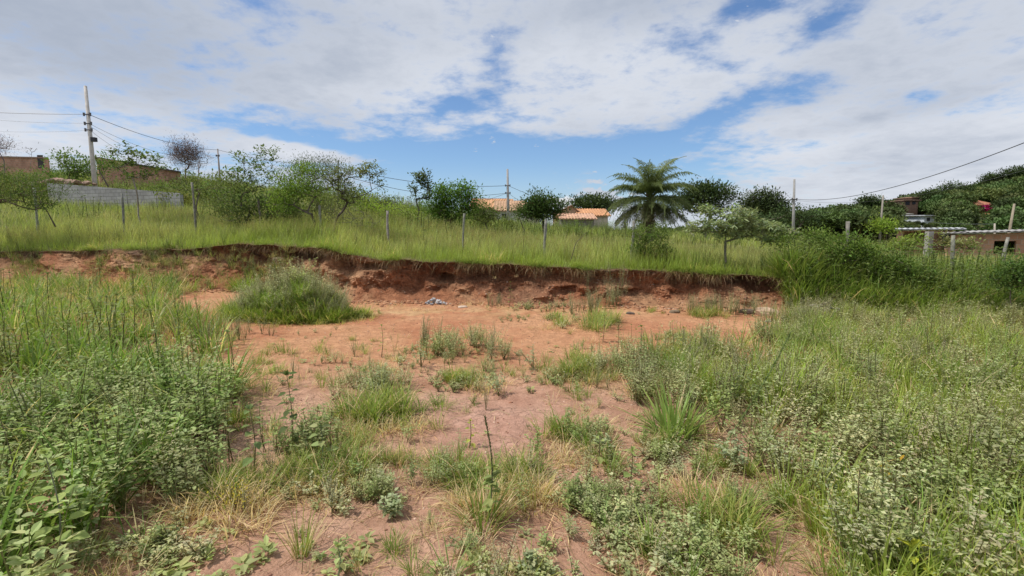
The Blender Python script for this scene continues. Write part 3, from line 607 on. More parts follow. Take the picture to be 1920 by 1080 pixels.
# dead blades lying flat
n = 5200; Y = 1.6+7*U(0, 1, n)**1.5; X = U(-1, 1, n)*(1.1*Y+1.5); m = U(0, 1, n) < np.clip(.12+edge(X, Y)+.35*clump(X, Y, 105, 1.7), 0, 1); X, Y = X[m], Y[m]; n = len(X)
blades(litter_g, np.stack([X, Y, height(X, Y)+.006], -1), U(0, 6.28, n), U(.05, .28, n), U(.003, .008, n), 1.45, U(-.1, .25, n), jit(STRAW, n, .35, .1), 2)
tag(litter_g.obj('dead_grass', M_grass), 'dry straw-coloured grass and stems lying on the red soil', 'dead grass', kind='stuff')

# gravel, crumbs of clay
ico = [(0, 0, 1), (.9, 0, .45), (.28, .85, .45), (-.72, .53, .45), (-.72, -.53, .45), (.28, -.85, .45), (.72, .53, -.45), (-.28, .85, -.45), (-.9, 0, -.45), (-.28, -.85, -.45), (.72, -.53, -.45), (0, 0, -1)]
icf = np.array([(0, 1, 2), (0, 2, 3), (0, 3, 4), (0, 4, 5), (0, 5, 1), (1, 6, 2), (2, 7, 3), (3, 8, 4), (4, 9, 5), (5, 10, 1), (1, 10, 6), (2, 6, 7), (3, 7, 8), (4, 8, 9), (5, 9, 10), (6, 11, 7), (7, 11, 8), (8, 11, 9), (9, 11, 10), (10, 11, 6)])
peb = []
for i in range(5):
    v = np.array(ico)*(1+U(-.28, .28, (12, 1)))*np.array((1, U(.6, .9), U(.4, .7))); peb.append((v, np.ones((12, 3)), [icf]))
def stones(g, X, Y, size, cols, up=.2, Z=None):
    n = len(X); w = rng.integers(0, 5, n); c = np.array(cols)[rng.integers(0, len(cols), n)]*(1+U(-.2, .2, (n, 1))); Z = height(X, Y) if Z is None else Z
    for i in range(5):
        m = w == i; stamp(g, peb[i], np.stack([X, Y, Z+size*up], -1)[m], U(0, 6.28, m.sum()), size[m], c[m], .3)
gv = Geo()
def disc(px, py, rx, ry, n):
    x, y = XY(px, py); a = U(0, 6.28, n); q = np.sqrt(U(0, 1, n)); return x+rx*q*np.cos(a), y+ry*q*np.sin(a)
X, Y = disc(1230, 885, .75, .5, 900); stones(gv, X, Y, U(.003, .010, 900), [(.50, .28, .19), (.55, .42, .32), (.35, .18, .12), (.6, .52, .42)])
X, Y = disc(1750, 880, .5, .4, 120); stones(gv, X, Y, U(.004, .011, 120), [(.4, .22, .15), (.3, .16, .1)])
n = 9000; Y = 1.6+8.8*U(0, 1, n)**1.3; X = U(-1, 1, n)*(1.1*Y); m = U(0, 1, n) < .3+.7*clump(X, Y, 107, 1.2); X, Y = X[m], Y[m]; n = len(X)
stones(gv, X, Y, U(.0015, .009, n)**1.0*(1+.08*Y), [(.42, .19, .11), (.50, .30, .20), (.56, .40, .30), (.30, .15, .10)])
jj = rng.integers(60, NC-60, 5200); ii = rng.integers(2, 50, 5200); mm = (np.abs(Xb[ii, jj]) < 16) & (fbm(Xb[ii, jj]*1.2, Zk[ii, jj]*3, seed=161) > -.05) & (Xb[ii, jj] < 7); jj, ii = jj[mm], ii[mm]
stones(gv, Xb[ii, jj], Yk[ii, jj], U(.01, .05, len(ii))*U(.4, 1, len(ii)), [(.36, .17, .09), (.27, .14, .085), (.48, .26, .15)], 0, Zk[ii, jj])
n = 1500; X = U(-13, 7, n); Y = Yb(X)-np.abs(rng.normal(0, .30, n)); stones(gv, X, Y, U(.02, .06, n)*U(.3, 1.2, n), [(.40, .19, .10), (.46, .25, .14), (.32, .16, .09)])
n = 1500; X = U(-13, 7, n); Y = Yb(X)-np.abs(rng.normal(0, .22, n)); stones(gv, X, Y, U(.008, .035, n)*U(.5, 1.2, n), [(.40, .19, .10), (.48, .25, .14), (.30, .14, .08), (.52, .38, .27)])
# pebbles bedded in the face of the bank on the right of centre
jj = rng.integers(0, NC, 3000); ii = rng.integers(8, 42, 3000); bx_, by_, bz_ = Xb[ii, jj], Yk[ii, jj], Zk[ii, jj]
m = (bx_ > .3) & (bx_ < 4.6) & (fbm(bx_*1.5, bz_*5, seed=109) > .02) & (bz_ > .3) & (bz_ < .72); m |= U(0, 1, 3000) < .05
stones(gv, bx_[m], by_[m], U(.008, .026, m.sum()), [(.55, .36, .26), (.42, .24, .15), (.6, .46, .36)], 0, bz_[m])
tag(gv.obj('gravel', M_stone), 'small stones and crumbs of clay strewn over the lot and bank', 'gravel', kind='stuff')

# ------------------------------------------------------------------ upper field grass
hi = Geo(); fringe = Geo()
def ypick(n, x0, x1, d0, d1, pw_=1.0):
    X = U(x0, x1, n); d = d0+(d1-d0)*U(0, 1, n)**pw_; Y = Yb(X)+bwid(X)+d; m = np.abs(X) < 1.14*Y+1.5; return X[m], Y[m], d[m]
def fieldblades(g, X, Y, L, w, col, curl=.7, lean=.28, segs=3, tip=None):
    n = len(X); Z = height(X, Y); blades(g, np.stack([X, Y, Z-.02], -1), U(0, 6.28, n), L, w, np.abs(rng.normal(0, lean, n)), curl*U(.2, 1.2, n), col, segs, tip)
def fieldcol(X, Y, n):
    t = sstep(fbm(X*.5, Y*.5, seed=121), -.25, .3)[:, None]; a = np.array(FIELD)*(1-t)+np.array((.30, .38, .09))*t
    s = sstep(fbm(X*.23, Y*.4, seed=122), .05, .4)[:, None]; a = a*(1-.5*s)+np.array((.24, .27, .11))*.5*s
    s = sstep(fbm(X*1.1, Y*1.1, seed=123), .0, .35)[:, None]; a = a*(1-.4*s)+np.array((.46, .44, .20))*.4*s
    s = sstep(fbm(X*.6, Y*.9, seed=124), .1, .4)[:, None]; a = a*(1-.55*s)+np.array((.17, .24, .06))*.55*s
    return jit(a, n, .3, .08)
X, Y, d = ypick(60000, -20, 17, 0.0, 4.5, 1.15); n = len(X); c = fieldcol(X, Y, n); k = (1-sstep(d, .0, .9))[:, None]*.75; c = c*(1-k)+np.array((.27, .38, .06))*k
fieldblades(hi, X, Y, U(.28, .62, n)*(.55+.6*sstep(d, 0, 1.2))*(1+.6*fbm(X*.9, Y*.9, seed=163)), U(.008, .013, n), c, tip=c*1.2)
X, Y, d = ypick(52000, -34, 32, 4.5, 16, 1.1); n = len(X); c = fieldcol(X, Y, n)*.95
fieldblades(hi, X, Y, U(.35, .70, n)*(1+.6*fbm(X*.6, Y*.6, seed=164)), U(.013, .022, n), c, tip=c*np.array((1.2, 1.15, 1.3)))
X, Y, d = ypick(60000, -75, 65, 16, 60, .85); n = len(X); c = fieldcol(X*.5, Y*.5, n)*.85
fieldblades(hi, X, Y, U(.4, .9, n), U(.035, .075, n), c, segs=2)
X, Y, d = ypick(2600, -20, 16, .1, 12); m = fbm(X*.5, Y*.5, seed=171) > .05; scatter(hi, 'dry', X[m], Y[m], (1.2, 2.4), tint=(.8, .85, .6)); X, Y, d = ypick(2600, -18, 14, .5, 9); scatter(hi, 'seed', X, Y, (.55, .95), tint=(1.0, 1.0, .8))
# thicket that swallows the bank on the right
X = U(5.9, 15, 15000); Y = Yb(X)-.25+U(0, 1, 15000)*(bwid(X)+1.5); m = (sstep(X, 5.6, 7.6) > U(0, 1, 15000)); X, Y = X[m], Y[m]; n = len(X)
q = sstep(fbm(X*.7, Y*.7, seed=125), -.2, .25)[:, None]; c = jit(np.array((.16, .23, .055))*(1-q)+np.array((.27, .35, .09))*q, n, .3, .08)
fieldblades(hi, X, Y, U(.35, .95, n)*(1-.35*sstep(X, 9, 12)), U(.010, .017, n), c, 1.3, .45, 4)
X = U(6.0, 12, 5000); Y = Yb(X)+bwid(X)*U(.3, 1.4, 5000); n = len(X); c = jit((.20, .27, .07), n, .35, .08)
fieldblades(hi, X, Y, U(.7, 1.15, n)*(1-.5*sstep(X, 7.8, 10)), U(.012, .018, n), c, 1.1, .3, 4)
X, Y, d = ypick(1300, -26, 20, .6, 14); scatter(hi, 'feather', X, Y, (.6, 1.1), tint=(.75, .9, .6))
X, Y, d = ypick(900, -26, 20, .6, 16); m = fbm(X*.4, Y*.4, seed=141) > 0; scatter(hi, 'nettle', X[m], Y[m], (.7, 1.3), tint=(.9, 1, .8))
X, Y, d = ypick(1500, -60, 50, 12, 50); m = fbm(X*.15, Y*.15, seed=142) > -.1; scatter(hi, 'sage', X[m], Y[m], (1.4, 3.2), tint=(.55, .68, .42))
X, Y, d = ypick(2600, -60, 4, 3.5, 48, .8); m = (X/Y < -.12+.1*fbm(X*.1, Y*.1, seed=143)) & (fbm(X*.22, Y*.22, seed=144) > -.12); scatter(hi, 'broad', X[m], Y[m], (1.2, 2.6), tint=(.5, .6, .42)); X, Y, d = ypick(1600, -60, 10, 5, 48, .8); m = (fbm(X*.22, Y*.22, seed=146) > .0); scatter(hi, 'nettle', X[m], Y[m], (1.2, 2.4), tint=(.55, .66, .45))
X = U(5.8, 12, 600); Y = Yb(X)+bwid(X)*U(-.1, 1.3, 600); scatter(hi, 'broad', X, Y, (.9, 1.9), tint=(.75, .85, .7)); X = U(5.8, 13, 500); Y = Yb(X)+bwid(X)*U(-.1, 1.5, 500); scatter(hi, 'lime', X, Y, (1.0, 2.0), tint=(.8, .9, .8)); X = U(5.8, 13, 420); Y = Yb(X)+bwid(X)*U(-.1, 1.5, 420); scatter(hi, 'wild', X, Y, (1.0, 2.0), tint=(.8, .8, .8))
tag(hi.obj('grass', M_grass), 'tall yellow-green grass covering the field above the bank', 'grass', kind='stuff')
# roots, dead thatch and sprigs hanging over the lip
X = U(-16, 7.2, 26000); X = X[U(0, 1, len(X)) < .08+.92*sstep(fbm(X*1.7, X*0+2, seed=145), -.05, .35)]; n = len(X); Y = Yb(X)+bwid(X)+U(-.06, .22, n); Z = height(X, Yb(X)+bwid(X)+.01)
dead = U(0, 1, n) < .42; c = np.where(dead[:, None], jit((.30, .22, .13), n, .45, .1), jit((.26, .34, .09), n, .3))
blades(fringe, np.stack([X, Y, Z-.01], -1), U(3.4, 6.0, n), U(.10, .46, n), U(.005, .012, n), np.where(dead, U(1.1, 2.2, n), U(.3, 1.1, n)), U(.5, 1.6, n), c, 3)
for kk in range(380):
    x = U(-14, 6.5); j = int(np.argmin(abs(Xl-x))); y = lip[j]; z = zt_[0, j]; L = U(.08, .38)
    tube(fringe, [(x, y-.02, z-.02), (x+U(-.05, .05), y-U(.08, .16), z-L*.35), (x+U(-.09, .09), y-U(.1, .18), z-L)], [.004, .003, .0012], jit((.17, .11, .07), 1)[0], 3, False)
tag(fringe.obj('dead_grass', M_grass), 'dead thatch and roots hanging over the lip of the earth bank', 'dead grass', kind='stuff')
# sparse growth on the left, gentler stretch of bank
bl = Geo(); X = U(-16, -5.8, 420); Y = Yb(X)+bwid(X)*U(-.1, 1.1, 420); m = fbm(X*.9, Y*2, seed=131) > -.02; X, Y = X[m], Y[m]; scatter(bl, 'dry', X, Y, (.6, 1.4), tint=(.55, .6, .45)); 
X = U(-16, -5.8, 240); Y = Yb(X)+bwid(X)*U(-.2, 1.1, 240); m = fbm(X*.9, Y*1.5, seed=132) > .05; scatter(bl, 'feather', X[m], Y[m], (.4, .8), tint=(.7, .8, .6)); scatter(bl, 'tuft', X[m]+.1, Y[m], (.5, 1.0))
tag(bl.obj('bank_growth', M_leaf), 'thin dry weeds scattered down the left stretch of red bank', 'weeds', kind='stuff')

# ------------------------------------------------------------------ trees
def treegeo(base, nodes_t, r0, bark, leaf, npl, col, cr, wid=.45, flat=.55, tuftlike=False, droop=0.0, up=.3, seed=0, bend=.25, fork=.25, multi=1, fine=False, minr=.006):
    """branches grown to reach every leaf clump, thick where many clumps hang; leaves round the clumps. base and nodes_t are world points"""
    col = np.clip(np.asarray(col, float)*np.array((1.42, 1.3, 1.3)), 0, .6); npl = int(npl*1.5); r0 = r0*.55
    tg, lg = Geo(), Geo(); base = np.asarray(base, float); T = np.array(nodes_t, float)-base
    T = T[np.argsort(np.linalg.norm(T, axis=1))]
    H = T[:, 2].max(); ctr = T.mean(0)
    nd = [np.zeros(3)]; par = [-1]
    for s in range(multi):
        last = 0; a = U(0, 6.28); top = ctr*fork*(1 if multi == 1 else 1.2)+(np.array((math.cos(a), math.sin(a), 0))*.12*H if multi > 1 else 0); top = top.copy(); top[2] = H*fork*U(.8, 1.1)
        for i in range(1, 5):
            p = top*(i/4)+np.array((math.sin(i*1.7+seed+s), math.cos(i*2.3+seed+s), 0))*.025*H; nd.append(p); par.append(last); last = len(nd)-1
    for t in T:
        N = np.array(nd); dv = np.linalg.norm(N-t, axis=1)+np.where(N[:, 2] > t[2], .5*np.abs(N[:, 2]-t[2]), 0)+.12*np.linalg.norm(N, axis=1)
        dv[0] = 1e9 if len(nd) > 3 else dv[0]
        j = int(np.argmin(dv)); a = N[j]; L = np.linalg.norm(t-a); k = max(2, min(6, int(L/(H*.09))+1)); last = j
        bow = rng.normal(0, 1, 3)*L*.05+np.array((0, 0, -L*.05*bend*4))
        for i in range(1, k+1):
            s = i/k; nd.append(a*(1-s)+t*s+bow*math.sin(s*math.pi)); par.append(last); last = len(nd)-1
    N = np.array(nd); cnt = np.ones(len(nd))
    for i in range(len(nd)-1, 0, -1): cnt[par[i]] += cnt[i]*1.0
    rad = np.maximum(r0*(cnt/cnt[0])**.52, minr); rad[0] *= 1.15
    for i in range(1, len(nd)):
        p = par[i]; tube(tg, [N[p], N[i]], [min(rad[p], rad[i]*1.35), rad[i]], jit(bark, 1, .12)[0], 6 if rad[i] > .02 else 4, False)
    m = len(T); c0 = jit(col, m, .22, .07)
    for i, t in enumerate(T):
        n = npl; 
        if tuftlike:
            a = U(0, 6.28, n); e = U(-.35, 1.0, n)-droop; d = np.stack([np.cos(a)*np.cos(e), np.sin(a)*np.cos(e), np.sin(e)], 1); p = t+d*cr*.12+rng.normal(0, cr*.42, (n, 3))*np.array((1, 1, .6))
        else:
            q = rng.normal(0, .62, (n, 3))*cr*np.array((1, 1, flat)); p = t+q; d = unit(q/cr+rng.normal(0, .8, (n, 3))+np.array((0, 0, up-droop)))
        leaves(lg, p, d, leaf*U(.65, 1.2, n), leaf*wid*U(.8, 1.2, n), jit(c0[i], n, .2), .14, fine)
    return tg, lg
def lobes(Y, L, n, depth=.9, shell=.35):
    """clump centres filling rounded lobes (photo x, y, half width, half height) standing at depth Y"""
    out_ = []; w = np.array([l[2]*l[3] for l in L], float); w /= w.sum()
    for (px, py, rx, ry), f in zip(L, w):
        k = max(1, int(round(n*f))); c = P(px, py, Y); s = Y/F
        q = unit(rng.normal(0, 1, (k, 3)))*((U(shell, 1, k)**.5)*(1+.16*rng.normal(0, 1, k)))[:, None]
        out_.append(c+q*np.array((rx*s, rx*s*depth, ry*s)))
    return np.concatenate(out_)
BARK = (.16, .13, .10); PALEB = (.30, .27, .22)
def tree(name, px, Y, L, n, label, cat='tree', group=None, base=None, mat=None, dep=.9, **kw):
    a = P(px, 440, Y); b = np.array((a[0], Y, float(height(a[0], Y))-.05)) if base is None else base
    k = dict(r0=.09, bark=BARK, leaf=.12, npl=14, col=DKG, cr=.35); k.update(kw)
    T = lobes(Y, L, int(n*1.5), dep); T[:, 2] = np.maximum(T[:, 2], b[2]+.15)
    tg, lg = treegeo(b, T, **k)
    r = empty(name, b, label, cat, group); tg.obj('trunk', M_bark, r, smooth=True); lg.obj('crown', mat or M_leaf, r); return r
tree('spreading_tree', -60, 15.5, [(-10, 345, 75, 32), (40, 372, 60, 16), (90, 352, 42, 14), (-60, 330, 60, 35), (70, 385, 40, 8)], 150, 'low spreading dark green tree reaching in from the left edge', r0=.10, leaf=.085, npl=26, col=(.065, .115, .03), cr=.30, flat=.35, wid=.3)
tree('leafy_shrub', 150, 34, [(135, 305, 32, 20), (175, 315, 35, 18), (120, 325, 28, 14), (205, 310, 22, 12)], 55, 'leafy green shrub round the foot of the tall concrete pole', 'shrub', r0=.09, leaf=.22, npl=18, col=(.10, .17, .05), cr=.5, multi=3, flat=.7)
tree('sparse_sapling', 263, 19, [(215, 288, 14, 7), (240, 285, 14, 8), (262, 300, 30, 12), (232, 312, 20, 9), (290, 300, 14, 6), (255, 330, 26, 12), (300, 318, 14, 6), (228, 275, 14, 3)], 38, 'thin open sapling with tufted leaves before the grey block wall', r0=.05, leaf=.17, npl=9, col=(.10, .15, .05), cr=.22, tuftlike=True, fork=.45, bark=PALEB, minr=.008)
tree('leafy_shrub', 365, 20, [(350, 345, 26, 14), (385, 350, 25, 16), (320, 352, 22, 8), (430, 345, 30, 18), (360, 330, 16, 6)], 44, 'ragged shrub left of the tallest open tree, above the block wall end', 'shrub', r0=.05, leaf=.14, npl=14, col=(.12, .17, .06), cr=.35, multi=3)
tree('tall_open_tree', 470, 16.2, [(465, 300, 20, 14), (500, 292, 22, 14), (450, 328, 34, 16), (500, 330, 30, 18), (430, 362, 40, 22), (490, 370, 46, 28), (520, 395, 34, 26), (450, 400, 34, 20), (512, 282, 10, 4), (545, 340, 14, 8)], 130, 'tallest ragged open tree with leaf tufts against the sky, left of centre', r0=.06, leaf=.12, npl=13, col=(.10, .155, .05), cr=.26, tuftlike=True, fork=.2, multi=4, minr=.006)
tree('bright_tree', 603, 15.4, [(555, 338, 34, 22), (580, 320, 24, 12), (545, 365, 28, 18), (575, 355, 30, 16), (525, 385, 18, 12)], 70, 'bright green bushy tree on a slanting forked trunk', r0=.065, leaf=.085, npl=26, col=(.13, .22, .04), cr=.28, fork=.38, minr=.007)
tree('crooked_tree', 622, 15.0, [(640, 345, 22, 14), (662, 322, 26, 12), (690, 318, 22, 10), (700, 335, 14, 8), (655, 368, 20, 12), (715, 348, 7, 7), (715, 325, 8, 6), (625, 330, 18, 14)], 62, 'crooked small tree with thin grey-green leaves and a dark bare trunk', r0=.06, leaf=.10, npl=12, col=(.13, .17, .07), cr=.22, tuftlike=True, fork=.33, bark=(.10, .08, .06), minr=.007)
tree('feathery_tree', 600, 24, [(590, 312, 34, 14), (625, 322, 30, 20), (560, 322, 26, 14), (600, 345, 40, 18), (570, 300, 16, 6)], 80, 'dark feathery tree rising behind the bright bushy one', r0=.11, leaf=.11, npl=34, col=(.06, .09, .03), cr=.5, wid=.25, flat=.5)
tree('round_shrub', 730, 21, [(700, 400, 30, 14), (740, 395, 34, 12), (680, 385, 24, 16), (770, 402, 26, 8)], 44, 'lime green rounded shrub on the slope right of the crooked tree', 'shrub', r0=.05, leaf=.11, npl=22, col=(.20, .30, .06), cr=.4, multi=4)
tree('twiggy_shrub', 660, 15.6, [(650, 405, 40, 18), (690, 415, 24, 12), (625, 395, 20, 14)], 46, 'grey twiggy shrub among the trunks of the small trees', 'shrub', r0=.03, leaf=.07, npl=8, col=(.15, .18, .09), cr=.25, multi=6, bark=(.22, .19, .15), minr=.006)
tree('leafy_shrub', 470, 17.5, [(440, 380, 40, 24), (500, 385, 40, 26), (540, 400, 34, 22), (415, 395, 26, 18)], 90, 'rank green shrub filling the foot of the tallest open tree', 'shrub', r0=.05, leaf=.10, npl=18, col=(.11, .16, .06), cr=.32, multi=6)
tree('leafy_shrub', 590, 18, [(570, 385, 40, 24), (620, 380, 34, 26), (650, 370, 30, 20)], 80, 'olive shrub behind the trunks of the bright tree and crooked tree', 'shrub', r0=.05, leaf=.09, npl=18, col=(.12, .16, .06), cr=.32, multi=6)
tree('leafy_shrub', 700, 24, [(690, 375, 30, 12), (730, 382, 28, 10), (660, 365, 26, 12)], 50, 'dull green shrub on the ridge behind the lime green one', 'shrub', r0=.05, leaf=.13, npl=18, col=(.10, .14, .06), cr=.4, multi=5)
tree('thin_tree', 782, 21, [(790, 338, 14, 12), (775, 355, 10, 6), (800, 352, 10, 8), (796, 330, 8, 6), (805, 370, 9, 6), (782, 370, 6, 6)], 26, 'thin lone tree with a small tufted crown on the ridge', r0=.055, leaf=.16, npl=12, col=(.075, .11, .05), cr=.24, tuftlike=True, fork=.4, bark=(.12, .10, .08), minr=.012)
tree('dense_tree', 846, 22, [(835, 365, 30, 17), (865, 362, 20, 15), (850, 385, 38, 16), (885, 382, 14, 12), (815, 385, 18, 14), (876, 352, 12, 7), (845, 405, 30, 8)], 110, 'dense mid green tree with a broad lumpy crown left of the tiled houses', r0=.12, leaf=.14, npl=24, col=(.085, .17, .035), cr=.38, fork=.25, multi=2)
tree('round_shrub', 905, 25, [(900, 400, 22, 15), (925, 408, 16, 8)], 34, 'small dark green shrub in front of the tiled houses', 'shrub', r0=.06, leaf=.14, npl=22, col=(.085, .13, .04), cr=.42, multi=3)
tree('round_tree', 1018, 26, [(1015, 380, 26, 17), (1035, 390, 22, 14), (1000, 392, 24, 13), (1018, 402, 26, 8)], 110, 'rounded dark green tree standing in front of the pale houses', r0=.12, leaf=.15, npl=26, col=(.05, .09, .028), cr=.42, fork=.2)
tree('round_shrub', 978, 27, [(980, 398, 15, 10)], 16, 'low dark bush against the left side of the rounded tree', 'shrub', r0=.05, leaf=.14, npl=20, col=(.06, .10, .03), cr=.4, multi=3)
tree('broad_tree', 1108, 88, [(1110, 382, 34, 9), (1090, 386, 18, 8), (1135, 385, 20, 8), (1120, 376, 14, 5)], 90, 'wide dark tree crown rising behind the tiled roofs', mat=M_far, r0=.35, leaf=.5, npl=26, col=(.055, .09, .035), cr=1.5)
tree('layered_tree', 1325, 45, [(1330, 352, 34, 10), (1300, 358, 26, 12), (1350, 368, 24, 12), (1310, 375, 30, 12), (1340, 390, 30, 10), (1290, 380, 20, 15)], 120, 'dark tree with a layered flat-topped crown right of the palm', mat=M_far, r0=.3, leaf=.3, npl=26, col=(.052, .085, .034), cr=.85, flat=.4)
tree('domed_tree', 1435, 52, [(1430, 378, 30, 17), (1455, 392, 24, 12), (1412, 392, 20, 14)], 130, 'domed dark tree standing alone between the palm and the pole', mat=M_far, r0=.35, leaf=.3, npl=28, col=(.055, .082, .036), cr=.8)
tree('round_shrub', 1480, 48, [(1470, 402, 26, 10), (1515, 408, 22, 10), (1400, 408, 30, 8)], 50, 'low dark shrubs at the foot of the pole beside the domed tree', 'shrub', mat=M_far, r0=.15, leaf=.3, npl=22, col=(.05, .085, .035), cr=.8, multi=3)
# umbrella-shaped pale shrub on the bank
tree('umbrella_shrub', 1372, 11.25, [(1385, 400, 36, 10), (1340, 420, 44, 10), (1440, 424, 46, 10), (1385, 436, 40, 10), (1330, 392, 20, 7), (1480, 440, 18, 8), (1306, 430, 18, 7), (1375, 414, 44, 9), (1450, 450, 26, 7)], 105,
     'umbrella-shaped shrub with drooping pale grey-green leaves on the bank edge', 'shrub', r0=.05, leaf=.13, npl=15, col=(.21, .28, .16), cr=.14, tuftlike=True, droop=.45, wid=.3, fork=.2, multi=4, bark=(.20, .19, .13), fine=True, dep=.9, minr=.005)
tree('dense_bush', 1222, 12.0, [(1222, 460, 32, 28), (1205, 436, 18, 14), (1242, 472, 22, 18), (1235, 432, 16, 12), (1195, 465, 14, 16)], 62, 'dense dark green bush beside a fence post on the bank', 'bush', r0=.03, leaf=.055, npl=34, col=(.085, .14, .035), cr=.17, multi=7, minr=.005)
tree('leggy_bush', 1505, 10.9, [(1480, 455, 22, 16), (1520, 446, 24, 16), (1545, 458, 20, 18)], 36, 'leafy bush in tall grass right of the umbrella shrub', 'bush', r0=.025, leaf=.075, npl=20, col=(.12, .19, .05), cr=.2, multi=6, minr=.005)
tree('leggy_bush', 1600, 10.2, [(1590, 458, 30, 18), (1630, 474, 26, 18), (1570, 480, 22, 18)], 46, 'broad-leaved dark bush over the grassy bank in front of the leaning post', 'bush', r0=.025, leaf=.08, npl=20, col=(.10, .17, .04), cr=.2, multi=7, minr=.005)
tree('leggy_bush', 1690, 9.9, [(1680, 500, 30, 22), (1720, 515, 26, 20), (1650, 505, 26, 22)], 60, 'dark leafy bush at the foot of the overgrown bank on the right', 'bush', r0=.025, leaf=.07, npl=22, col=(.075, .13, .03), cr=.2, multi=7, minr=.005)
tree('round_shrub', 1660, 19, [(1660, 424, 17, 10)], 24, 'small lime green tree in front of the low brick sheds', 'shrub', r0=.04, leaf=.10, npl=24, col=(.17, .27, .05), cr=.25, multi=3)
tree('leafy_shrub', 1715, 14, [(1712, 452, 18, 10), (1690, 466, 22, 8)], 22, 'yellow-green shrub before the grey pillar of the shed', 'shrub', r0=.03, leaf=.11, npl=16, col=(.17, .25, .06), cr=.22, multi=4)
tree('leafy_shrub', 1765, 15, [(1768, 450, 10, 14), (1812, 458, 20, 13)], 20, 'open grey-green shrub in front of the brick shed wall', 'shrub', r0=.03, leaf=.12, npl=12, col=(.19, .22, .10), cr=.22, multi=4, tuftlike=True)
tree('climbing_vine', 1882, 20.5, [(1883, 460, 11, 13), (1870, 470, 10, 8)], 26, 'green vine filling the window opening of the brick shed', 'vine', r0=.03, leaf=.10, npl=22, col=(.08, .13, .035), cr=.16, multi=3)
tree('leggy_bush', 1905, 8.6, [(1900, 520, 30, 22), (1925, 505, 30, 24)], 50, 'dark green bush at the right edge above the weeds', 'bush', r0=.02, leaf=.07, npl=20, col=(.07, .13, .035), cr=.18, multi=6, minr=.004)
# leafless trees
def bare(name, px, Y, pyt, hw, label, n=60, col=(.16, .12, .10), r0=.12, clot=0, basepy=None, lf=.5):
    b = P(px, basepy or 330, Y); b[2] = float(height(b[0], Y))-.1
    T = lobes(Y, [(px, pyt, hw, hw*.7)], n, .9, .3); tg, lg = treegeo(b, T, r0, col, .22, clot, col, lf, wid=.12, flat=1.2, droop=.6, fork=.55, minr=.018)
    r = empty(name, b, label, 'tree'); tg.obj('trunk', M_bark, r); lg.obj('crown', M_bark, r)
bare('dead_tree', 347, 46, 287, 24, 'leafless brown tree hung with dead growth on the left skyline', 150, clot=36, lf=.55)
bare('bare_tree', 372, 48, 290, 26, 'bare pale-twigged tree just right of the brown leafless one', 60, (.30, .26, .24), .08, 1)
bare('dead_tree', 8, 44, 272, 14, 'small leafless tree at the far left above the brick house', 60, (.20, .16, .15), .07, 8)
bare('bare_tree', 58, 44, 282, 10, 'leafless twiggy sapling between the left dead tree and the pole', 22, (.26, .23, .22), .03, 1)

# palm: every frond a part
def frond(L, droop, up, col, leafl=.55, w=.030, n=84, twist=0.0, sep=1.0):
    g = Geo(); t = np.linspace(0, 1, 14); th = up-droop*t**1.25
    x = np.concatenate(([0], np.cumsum(np.cos(th[:-1]))))*L/13; z = np.concatenate(([0], np.cumsum(np.sin(th[:-1]))))*L/13
    pts = np.stack([x, 0*x, z], 1); tube(g, pts, np.linspace(.030, .006, 14), (.16, .20, .07), 4)
    for sgn in (-1, 1):
        s = np.linspace(.14, .99, n); k = s*13; i0 = np.minimum(k.astype(int), 12); f = (k-i0)[:, None]; p = pts[i0]*(1-f)+pts[i0+1]*f; tg_ = unit(pts[i0+1]-pts[i0])
        nr = np.stack([-tg_[:, 2], 0*s, tg_[:, 0]], 1); d = unit(tg_*U(.45, .9, (n, 1))+np.array((0, sgn, 0))*U(.7, 1, (n, 1))+nr*U(-.15, .5, (n, 1)))
        ll = leafl*np.sin(np.clip(s*1.08+.1, 0, 1)*math.pi)**.55*U(.8, 1.1, n)+.06; c = jit(col, n, .2)
        # each leaflet: two joined pieces, the outer one hanging
        q = p+d*ll[:, None]*.5; leaves_w = w*U(.8, 1.2, n); sd = unit(np.cross(d, tg_)); e = unit(d*.8+np.array((0, 0, -.9))*U(.6, 1.5, (n, 1))); r = q+e*ll[:, None]*.55
        off = tg_*leaves_w[:, None]/2
        V = np.stack([p-off*.5, p+off*.5, q+off, q-off, r], 1).reshape(-1, 3); b = np.arange(n)[:, None]*5
        g.add(V, [np.array([[0, 1, 2, 3]])+b, np.array([[3, 2, 4]])+b], np.repeat(c, 5, 0))
    return g
PY = 27.0; pb = P(1216, 440, PY); pb[2] = float(height(pb[0], PY)); crownz = P(1216, 372, PY)[2]
palm = empty('palm_tree', pb, 'feathery palm with long arching fronds standing in the grass field', 'palm tree')
H_ = crownz-pb[2]; tr = Geo(); ts = np.linspace(0, 1, 16)
tube(tr, np.stack([.04*np.sin(ts*3), 0*ts, H_*ts], 1), .19+.03*(np.arange(16) % 2)-.02*ts, (.13, .10, .08), 9)
for i in range(34):
    a = i*2.4; z = H_*(.45+.55*i/34); d = np.array((math.cos(a), math.sin(a), .9)); tube(tr, [np.array((0, 0, z))+d*.12, np.array((0, 0, z))+d*.32], [.05, .03], (.22, .17, .12), 4)
tr.obj('trunk', M_bark, palm)
fr_kinds = [frond(2.95, 1.35, 1.35, (.22, .26, .125)).mesh('frond', M_leaf), frond(3.1, 1.75, 1.1, (.18, .225, .10)).mesh('frond', M_leaf), frond(3.1, 1.75, .75, (.145, .19, .075)).mesh('frond', M_leaf), frond(2.8, 1.45, .2, (.115, .15, .06)).mesh('frond', M_leaf), frond(2.7, .7, -.35, (.11, .12, .06)).mesh('frond', M_leaf)]
deadf = frond(1.5, .3, -1.2, (.26, .20, .14), n=30).mesh('frond', M_leaf)
